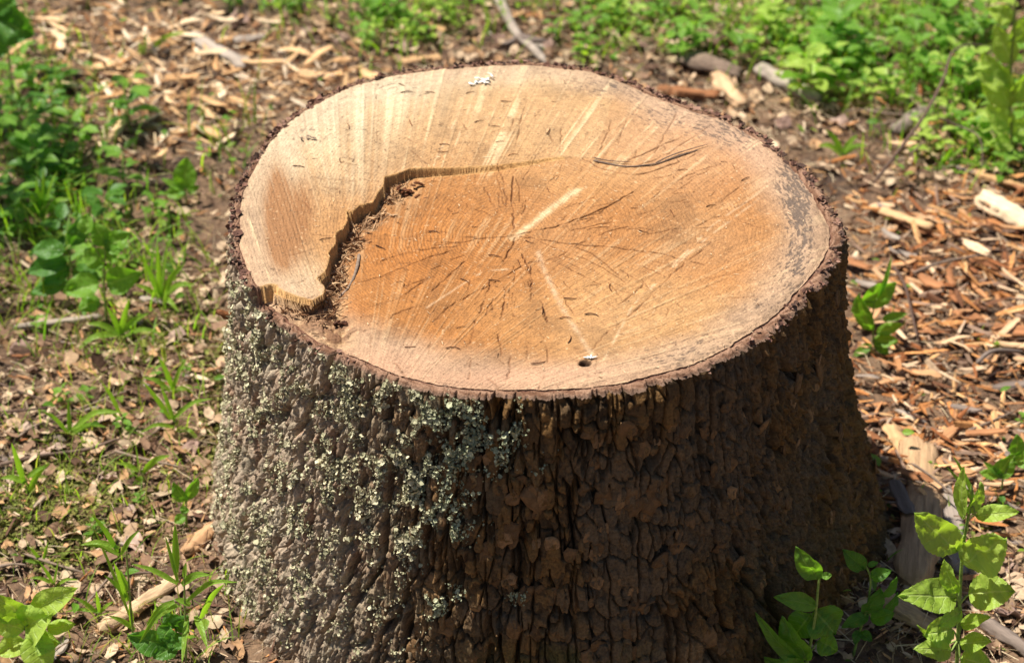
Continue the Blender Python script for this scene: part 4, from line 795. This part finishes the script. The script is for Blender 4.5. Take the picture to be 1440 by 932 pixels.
hero('sprout', 'bright green folded sprout close behind the right edge of the stump', 'sprout', (1232, 495),
 [(1228,470,0),(1226,450,0),(1230,425,0)],
 [(1226,462,1204,418,34,0,-.004,-.7,-.6,.3),(1212,425,1262,400,34,.004,.008,.2,-.9,.2),(1232,468,1270,455,16,0,0,.1,-.6,.8),(1228,480,1262,478,20,0,-.01,.1,-.6,.8),(1226,484,1200,500,12,0,-.01,0,-.6,.8),(1240,450,1276,440,12,0,0,.1,-.6,.8),(1234,420,1258,365,7,0,.01,.2,-.9,.2),(1232,485,1250,498,14,0,-.01,0,-.6,.8)], M_leaf, 0, .0014)
hero('tall_weed', 'tall broad leaved weed rising along the upper right edge', 'weed', (1424, 235),
 [(1422,190,0),(1420,130,0),(1424,60,0),(1428,0,0)],
 [(1420,150,1385,80,40,0,.0,-.3,-.9,.3),(1422,120,1372,98,34,0,-.01,-.2,-.7,.6),(1424,140,1456,100,36,0,0,.3,-.9,.3),(1424,90,1400,40,30,0,0,-.3,-.8,.4),(1424,60,1455,20,30,0,0,.2,-.9,.4),(1422,180,1388,150,30,0,0,-.2,-.8,.5),(1424,190,1455,170,30,0,0,.2,-.7,.6),(1424,30,1390,12,26,0,0,-.2,-.7,.6),(1424,205,1395,200,26,0,-.01,-.2,-.6,.7)], M_lime, 0, .0022)
hero('tall_weed', 'big dark round leaf on a thin stem at the top left corner', 'weed', (20, 175),
 [(16,120,0),(12,75,0),(10,60,0)],
 [(-6,26,46,50,50,0,-.01,.1,-.9,.3),(4,30,18,-6,40,.01,.01,-.2,-.8,.4),(10,75,-20,60,24,0,0,0,-.8,.5)], M_dark, 0, .0016)
hero('seedling', 'leafy green sprig reaching in at the right edge above the lime seedling', 'seedling', (1405, 705),
 [(1408,690,0),(1412,668,0),(1425,645,0)],
 [(1400,672,1426,640,26,0,0,.1,-.8,.5),(1404,668,1378,664,14,0,0,-.1,-.7,.6),(1425,648,1455,640,24,0,0,.1,-.7,.6),(1428,640,1432,612,20,0,0,.1,-.9,.3),(1412,672,1385,650,9,0,0,-.1,-.7,.6)], M_leaf, 0, .0012)
def shoot(basepx, tips, wpx, label, name='grass_shoot', group=None, mat=None, stem=True):
    B = gpt(*basepx); t_ = empty(name, B, label, 'grass shoot', group); sc = np.linalg.norm(B-CAM)/FPX
    for (sxp, syp, bx, by, d, bow) in tips:
        P0 = on_y(sxp, syp, B[1]); P2 = on_y(bx, by, B[1]+d); md = (P0+P2)/2; md[2] += bow*np.linalg.norm(P2-P0)
        Nn = unit(np.array([rng.normal(0, .4), -.7, .7])); build('blade', [blade([P0, md, P2], wpx*sc*rng.uniform(.8, 1.1), 12, Nn)], mat or M_grass, t_, B)
    if stem:
        xs, ys = np.mean([t[0] for t in tips]), min(t[1] for t in tips)
        build('stem', [tube([B, (B+on_y(xs, ys, B[1]))/2, on_y(xs, ys, B[1])], .0011, .0007, 6)], M_stem, t_, B)
    return t_
shoot((262,935), [(250,820,184,792,0,.08),(250,818,232,752,.0,.05),(248,805,246,735,.01,.02),(255,822,296,808,-.01,.15),(262,845,335,818,-.02,.15),(258,812,262,790,0,0),(275,865,292,912,-.03,.1),(268,850,245,842,0,.1),(250,850,195,905,-.02,.2),(245,845,205,880,-.01,.15),(282,870,316,820,-.01,.1),(262,870,256,932,-.03,.0)],
 10, 'tall grass shoot with broad drooping blades against the left foot of the stump')
shoot((188,905), [(178,840,146,808,0,.1),(180,845,160,790,0,.05),(184,870,130,738,.01,.05),(182,830,168,800,0,0),(190,885,152,865,0,.1),(186,880,182,842,0,0),(168,780,118,766,0,.15),(166,776,128,722,0,.1),(168,770,112,766,0,.15),(170,780,196,745,0,.1)],
 8, 'slender yellow green grass shoot standing over the light brown stick')
shoot((40,700), [(34,680,16,622,0,.05),(36,678,0,672,0,.15),(38,672,66,655,0,.1),(38,695,70,650,0,.1)], 9, 'sharp pointed grass shoot at the left edge below the middle')
shoot((75,830), [(75,820,55,790,0,.1),(76,820,82,786,0,0),(78,822,40,812,0,.15),(78,825,110,815,0,.2)], 6, 'small grass shoot right above the broad leaved seedling in the corner')
shoot((138,870), [(138,860,90,860,0,.1),(138,862,100,838,0,.1),(140,860,135,830,0,0),(140,862,160,845,0,.1)], 6, 'low thin grass shoot beside the left end of the brown stick')
shoot((95,620), [(98,610,96,560,0,0),(98,612,60,578,0,.15),(100,612,150,600,0,.2),(100,605,175,580,0,.2)], 8, 'arching grass shoot on the litter left of the stump')
shoot((170,590), [(168,580,145,540,0,.1),(168,582,180,605,-.01,.3),(165,585,110,590,-.01,.2)], 8, 'bent grass shoot with a drooping blade near the left edge of the stump')
shoot((240,560), [(240,550,200,530,0,.15),(242,550,262,505,0,.1),(242,552,275,555,0,.3),(245,552,222,500,0,.1)], 8, 'arched grass shoot with looping blades close to the stump')
shoot((255,610), [(240,590,200,535,0,.05),(242,590,300,560,0,.15),(245,600,195,610,-.01,.2),(250,605,285,625,-.01,.3),(245,592,225,540,0,.05)], 8, 'grass shoot with wide blades just left of the bark')
shoot((205,680), [(195,660,190,620,0,0),(200,665,240,640,0,.15),(195,662,165,650,0,.1),(200,670,185,700,-.01,.2)], 9, 'light green shoot between the twigs and the stump')
shoot((60,800), [(58,790,40,768,0,.1),(60,790,68,760,0,0),(60,792,20,790,0,.1)], 5, 'tiny grass shoot in the mossy patch at left')
shoot((170,480), [(168,470,120,455,0,.15),(170,470,150,430,0,.05),(172,468,210,440,0,.1),(170,470,182,420,0,.05),(174,474,230,470,0,.2),(168,470,100,500,-.02,.2)], 9, 'spreading grass shoot below the cluster of oval leaves')
shoot((225,430), [(225,415,222,345,0,0),(226,418,238,330,0,.05),(226,420,260,370,0,.1),(225,420,200,360,0,.05),(228,420,275,400,0,.2),(224,418,190,400,0,.1),(226,424,252,440,-.02,.3)], 9, 'dense tuft of upright bright grass left of the stump')
shoot((60,320), [(60,300,62,235,0,0),(62,300,80,240,0,.1),(60,300,30,262,0,.15),(58,302,10,290,0,.15),(62,302,100,280,0,.2),(60,305,50,250,0,0)], 9, 'bright narrow leaved grass tuft in the left green patch')
shoot((1370,780), [(1370,700,1340,640,0,.05),(1368,705,1330,655,.0,.05)], 7, 'pair of straight narrow blades behind the lime seedling', stem=False)
shoot((1320,240), [(1320,235,1370,200,0,.1),(1320,236,1285,255,0,.2),(1322,236,1400,245,0,.2),(1320,236,1345,205,0,.1)], 8, 'dry yellow green blades lying at the edge of the chips at right')
shoot((1185,225), [(1185,215,1160,182,0,.1),(1185,216,1205,190,0,.1),(1186,218,1220,205,0,.2),(1184,218,1150,205,0,.2),(1186,216,1188,250,-.03,.0)], 9, 'green grass tuft behind the right edge of the stump')
shoot((208,75), [(202,80,206,45,0,0),(203,82,262,45,0,.15),(202,84,190,110,-.02,.2),(200,82,196,60,0,0)], 8, 'lone curved grass shoot on the pale chip drift')
# --- repeated seedlings of the ground cover
def proto(k, mat, sz=1.0, up=.5):
    r = np.random.default_rng(300+k); t_ = empty('ground_cover_seedling', (0, 0, 0), 'x', 'seedling'); hgt = r.uniform(.02, .045)*sz; n = int(r.integers(3, 5))
    build('stem', [tube([(0, 0, -.003), (r.normal(0, .003), r.normal(0, .003), hgt*.5), (r.normal(0, .005), r.normal(0, .005), hgt)], .0011, .0007, 5, 6)], M_stem, t_)
    a0 = r.uniform(0, 6.3)
    for i in range(n):
        for s_ in (0, math.pi):
            a = a0+i*1.4+s_+r.normal(0, .2); z = hgt*(.35+.65*i/(n-1)); ln = r.uniform(.013, .024)*sz*(1-.25*i/n); e = r.uniform(.1, up)
            P0 = np.array([math.cos(a)*.003, math.sin(a)*.003, z]); P1 = P0+np.array([math.cos(a)*ln*math.cos(e), math.sin(a)*ln*math.cos(e), ln*math.sin(e)])
            build('leaf', [leaf(P0, P1, ln*r.uniform(.5, .75), (0, 0, 1), r.uniform(.1, .35), 0, 8, 5, .2, .45, .1, i)], mat, t_)
    return t_
protos = [proto(k, [M_leaf, M_lime, M_leaf, M_dark, M_lime, M_leaf][k], [1, .9, 1.2, 1, 1.15, .8][k]) for k in range(6)]
first = {k: True for k in range(6)}
GREEN = [(1150,60,120,50,1),(1300,60,110,60,1),(1050,50,80,40,.8),(1400,150,60,80,1),(1220,130,80,40,.8),(1340,180,60,40,.7),(850,60,40,40,1.0),(960,25,60,25,.6),(540,45,50,45,1.0),(630,20,25,30,.6),(800,15,60,15,.5),(700,5,300,25,.3)]
GL = [(60,190,80,110,.9),(110,330,80,70,.9),(30,270,50,100,.8),(300,230,30,50,.5),(240,340,30,50,.4),(225,5,25,15,.6),(390,10,50,20,.8)]
def put_seedlings(n, L, ks, label, group, smin=.7, smax=1.3, box=(0, 1440, -30, 300)):
    c = 0; it = 0
    while c < n and it < 20000:
        it += 1; px = rng.uniform(box[0], box[1]); py = rng.uniform(box[2], box[3])
        if rng.uniform() > blobs(np.array(px), np.array(py), L): continue
        P = gpt(px, py)
        if math.hypot(P[0], P[1]) < .36: continue
        k = int(rng.choice(ks)); o = protos[k] if first[k] else copy_tree(protos[k]); first[k] = False
        o.location = P; s = rng.uniform(smin, smax); o.scale = (s, s, s); o.rotation_euler = (rng.normal(0, .15), rng.normal(0, .15), rng.uniform(0, 6.3))
        tag(o, ('tall ' if s > smin+.66*(smax-smin) else 'short ' if s < smin+.33*(smax-smin) else 'middling ')+['green','lime green','broad leaved green','dark green','yellow green','fine leaved green'][k]+' seedling '+where(px, py, MARK_G), 'seedling', group); c += 1
put_seedlings(85, GREEN[:6], [0, 1, 2, 4, 5], 'low bright green seedling in the dense leafy carpet behind the stump at upper right', 'seedlings in the upper right carpet', .9, 1.7, box=(900, 1450, -40, 260))
put_seedlings(26, GREEN[6:8], [0, 1, 5], 'green seedling in the clump right of the pale branch at the top', 'seedlings right of the pale branch', box=(770, 1000, -30, 100))
put_seedlings(24, GREEN[8:10], [0, 1, 5], 'green seedling in the clump left of the pale branch at the top', 'seedlings left of the pale branch', box=(470, 680, -30, 85))
put_seedlings(34, GL[:4], [0, 2, 3, 3], 'green seedling in the shady patch at the left edge', 'seedlings in the left green patch', .8, 1.6, box=(-20, 320, 120, 430))
put_seedlings(9, GL[5:], [0, 2, 5], 'green seedling in the dark strip along the top left edge', 'seedlings along the top left', box=(190, 450, -30, 25))
put_seedlings(8, [(1340,760,60,60,.8),(1420,640,30,30,.6),(1280,840,40,40,.4)], [0, 5, 3], 'tiny green seedling on the chips at lower right', 'tiny seedlings at lower right', .35, .6, (1250, 1440, 600, 932))
put_seedlings(9, [(150,600,120,150,.8)], [0, 5], 'tiny green seedling on the litter left of the stump', 'tiny seedlings left of the stump', .35, .6, (0, 290, 460, 800))
for k in range(6):
    if first[k]: bpy.data.objects.remove(protos[k])
# --- ground cover leaves (uncountable filler)
lfT, lfF, lfA = leaf((0, 0, 0), (1, 0, 0), .6, (0, 0, 1), .2, 0, 6, 3, .2, .45)
def cover(name, n, f, cols, l0, l1, z1, mat):
    P = samp(n, f, 0.35); N = len(P); L = rng.uniform(l0, l1, N); cc = np.array(cols)[rng.choice(len(cols), N)]*rng.uniform(.7, 1.25, (N, 1))
    V, F, A = scatter(lfT, lfF, np.c_[P, gh(P[:, 0], P[:, 1])+rng.uniform(.002, z1, N)], rotz(rng.uniform(0, 6.3, N))@roty(-rng.uniform(-.2, .8, N))@rotx(rng.normal(0, .3, N)), np.stack([L, L*rng.uniform(.6, 1.1, N), L], 1), cc)
    A['lu'] = np.tile(lfA['lu'], N); A['lv'] = np.tile(lfA['lv'], N); tag(link(name, arr_mesh(name, V, F, mat, True, **A)), kind='stuff')
cover('ground_cover', 3400, lambda a, b, c, d: np.clip(.55*blobs(a, b, GREEN+GL)+.012, 0, 1), [(1, 1, 1), (1.2, 1.05, .8), (.7, .85, .7), (.55, .7, .6)], .006, .016, .035, M_grasscol)
# --- grass
def grass(n, f, l0, l1, wd, cols):
    P = samp(n, f, .3); N = len(P); s = np.linspace(0, 1, 6); out = []; a = rng.uniform(0, 6.3, N); L = rng.uniform(l0, l1, N); lean = rng.uniform(.15, .95, N)
    dx = np.cos(a)[:, None]*(s**1.6)*(L*lean)[:, None]; dy = np.sin(a)[:, None]*(s**1.6)*(L*lean)[:, None]; dz = L[:, None]*(s-.45*lean[:, None]*s**2.4)
    C_ = np.stack([P[:, :1]+dx, P[:, 1:]+dy, gh(P[:, 0], P[:, 1])[:, None]-.002+dz], -1)
    sa = a+math.pi/2+rng.normal(0, .5, N); Sd = np.stack([np.cos(sa), np.sin(sa), rng.normal(0, .2, N)], -1)[:, None]*(wd*rng.uniform(.6, 1.3, N)[:, None]*(1-s**2)**.7+1e-5)[..., None]
    V = np.stack([C_-Sd, C_+Sd], 2).reshape(-1, 3); b0 = grid_faces(6, 2); F = (b0[None]+(np.arange(N)*12)[:, None, None]).reshape(-1, 4)
    cc = np.array(cols)[rng.choice(len(cols), N)]*rng.uniform(.75, 1.2, (N, 1))
    return V, F, {'Col': np.repeat(cc[:, None], 12, 1).reshape(-1, 3), 'lu': np.tile([-1., 1.], N*6), 'lv': np.tile(np.repeat(s, 2), N)}
gs = [(1, 1, 1), (1.3, 1.1, .8), (.7, .85, .7), (1.6, 1.2, 1.1)]
L = [grass(2600, lambda a, b, c, d: np.clip(blobs(a, b, [(50,230,80,110,1),(110,350,110,70,.9),(230,400,60,60,.8),(320,210,40,40,.6),(20,400,50,50,.7)]), 0, 1), .02, .07, .0011, gs),
     grass(2800, lambda a, b, c, d: np.clip(.8*blobs(a, b, GREEN)+.4*blobs(a, b, [(1320,225,110,35,1),(650,30,60,40,.6),(700,20,350,50,.5)]), 0, 1), .02, .07, .0011, gs),
     grass(3600, lambda a, b, c, d: np.clip(blobs(a, b, [(150,640,150,160,.6),(60,700,80,60,.8),(200,900,110,40,.9),(120,480,140,40,.8),(290,870,50,60,.8)]), 0, 1), .010, .045, .0006, [(1, 1, 1), (1.3, 1.1, .8), (1.6, 1.2, 1.1), (2.1, 1.25, 2.2)]),
     grass(160, lambda a, b, c, d: np.clip(blobs(a, b, [(1330,300,120,60,.5),(1300,520,120,100,.2),(1350,740,90,80,.8),(1240,470,40,30,.8)]), 0, 1), .010, .035, .0009, gs)]
V, F, A = join_arr(L); tag(link('grass', arr_mesh('grass', V, F, M_grasscol, True, **A)), kind='stuff')
# --- unseen shrub added to shade the grass at left and along the top left
sb = empty('shade_shrub', (-1.75, .8, 0), 'unseen leafy shrub added beyond the left edge to dapple grass with shade', 'shrub')
sb_b = (-1.75, .8, 0); crowns = [(-1.14, .72, 1.02, .17, 190), (-.86, 1.44, 1.25, .13, 130), (-1.44, .50, .95, .20, 150), (-1.40, .95, 1.15, .20, 150)]
build('trunk', [tube([(-1.75, .8, -.02), (-1.72, .82, .45), (-1.55, .85, .85), (-1.35, .88, 1.12)], .022, .008, 9, rough=.2)], M_twig, sb, sb_b)
for cx_, cy_, cz_, cr_, cn_ in crowns: build('limb', [tube([(-1.60, .84, .75), ((-1.6+cx_)/2, (.84+cy_)/2, (.75+cz_)/2+.1), (cx_+.05, cy_, cz_)], .009, .003, 7, rough=.2)], M_twig, sb, sb_b)
P = np.concatenate([rng.normal(0, 1, (n_, 3))*[r_*.62, r_*.62, r_*.3]+[a_, b_, c_] for a_, b_, c_, r_, n_ in crowns]); N = len(P); Ls = rng.uniform(.03, .055, N)
V, F, A = scatter(lfT, lfF, P, rotz(rng.uniform(0, 6.3, N))@roty(rng.normal(0, .5, N)), np.stack([Ls, Ls, Ls], 1), np.ones((N, 3))); A['lu'] = np.tile(lfA['lu'], N); A['lv'] = np.tile(lfA['lv'], N)
tag(link('foliage', arr_mesh('foliage', V-np.array(sb_b), F, M_grasscol, True, **A), sb), kind='stuff')
S.render.resolution_x = 1024; S.render.resolution_y = 662

# repeats whose words still agree are told apart by their order across the picture
for o in COL.objects:
    if o.parent is None and 'label' in o:
        w_ = o['label'].split()
        for drop_ in ('farther', 'close', 'dry', 'rightward', 'leftward', 'broken', 'long', 'wood'):
            if len(w_) > 11 and drop_ in w_: w_.remove(drop_)
        while len(w_) > 13 and 'the' in w_: w_.remove('the')
        o['label'] = ' '.join(w_)
seen = {}
for o in COL.objects:
    if o.parent is None and 'label' in o: seen.setdefault(o['label'], []).append(o)
for lab, L in seen.items():
    if len(L) > 1:
        L.sort(key=lambda o: float(proj(np.array(o.location))[0]))
        for o, w_ in zip(L, (('left one', 'right one') if len(L) == 2 else ('leftmost', 'second from left', 'third from left', 'fourth from left', 'fifth from left', 'sixth from left'))): o['label'] = lab+', '+w_
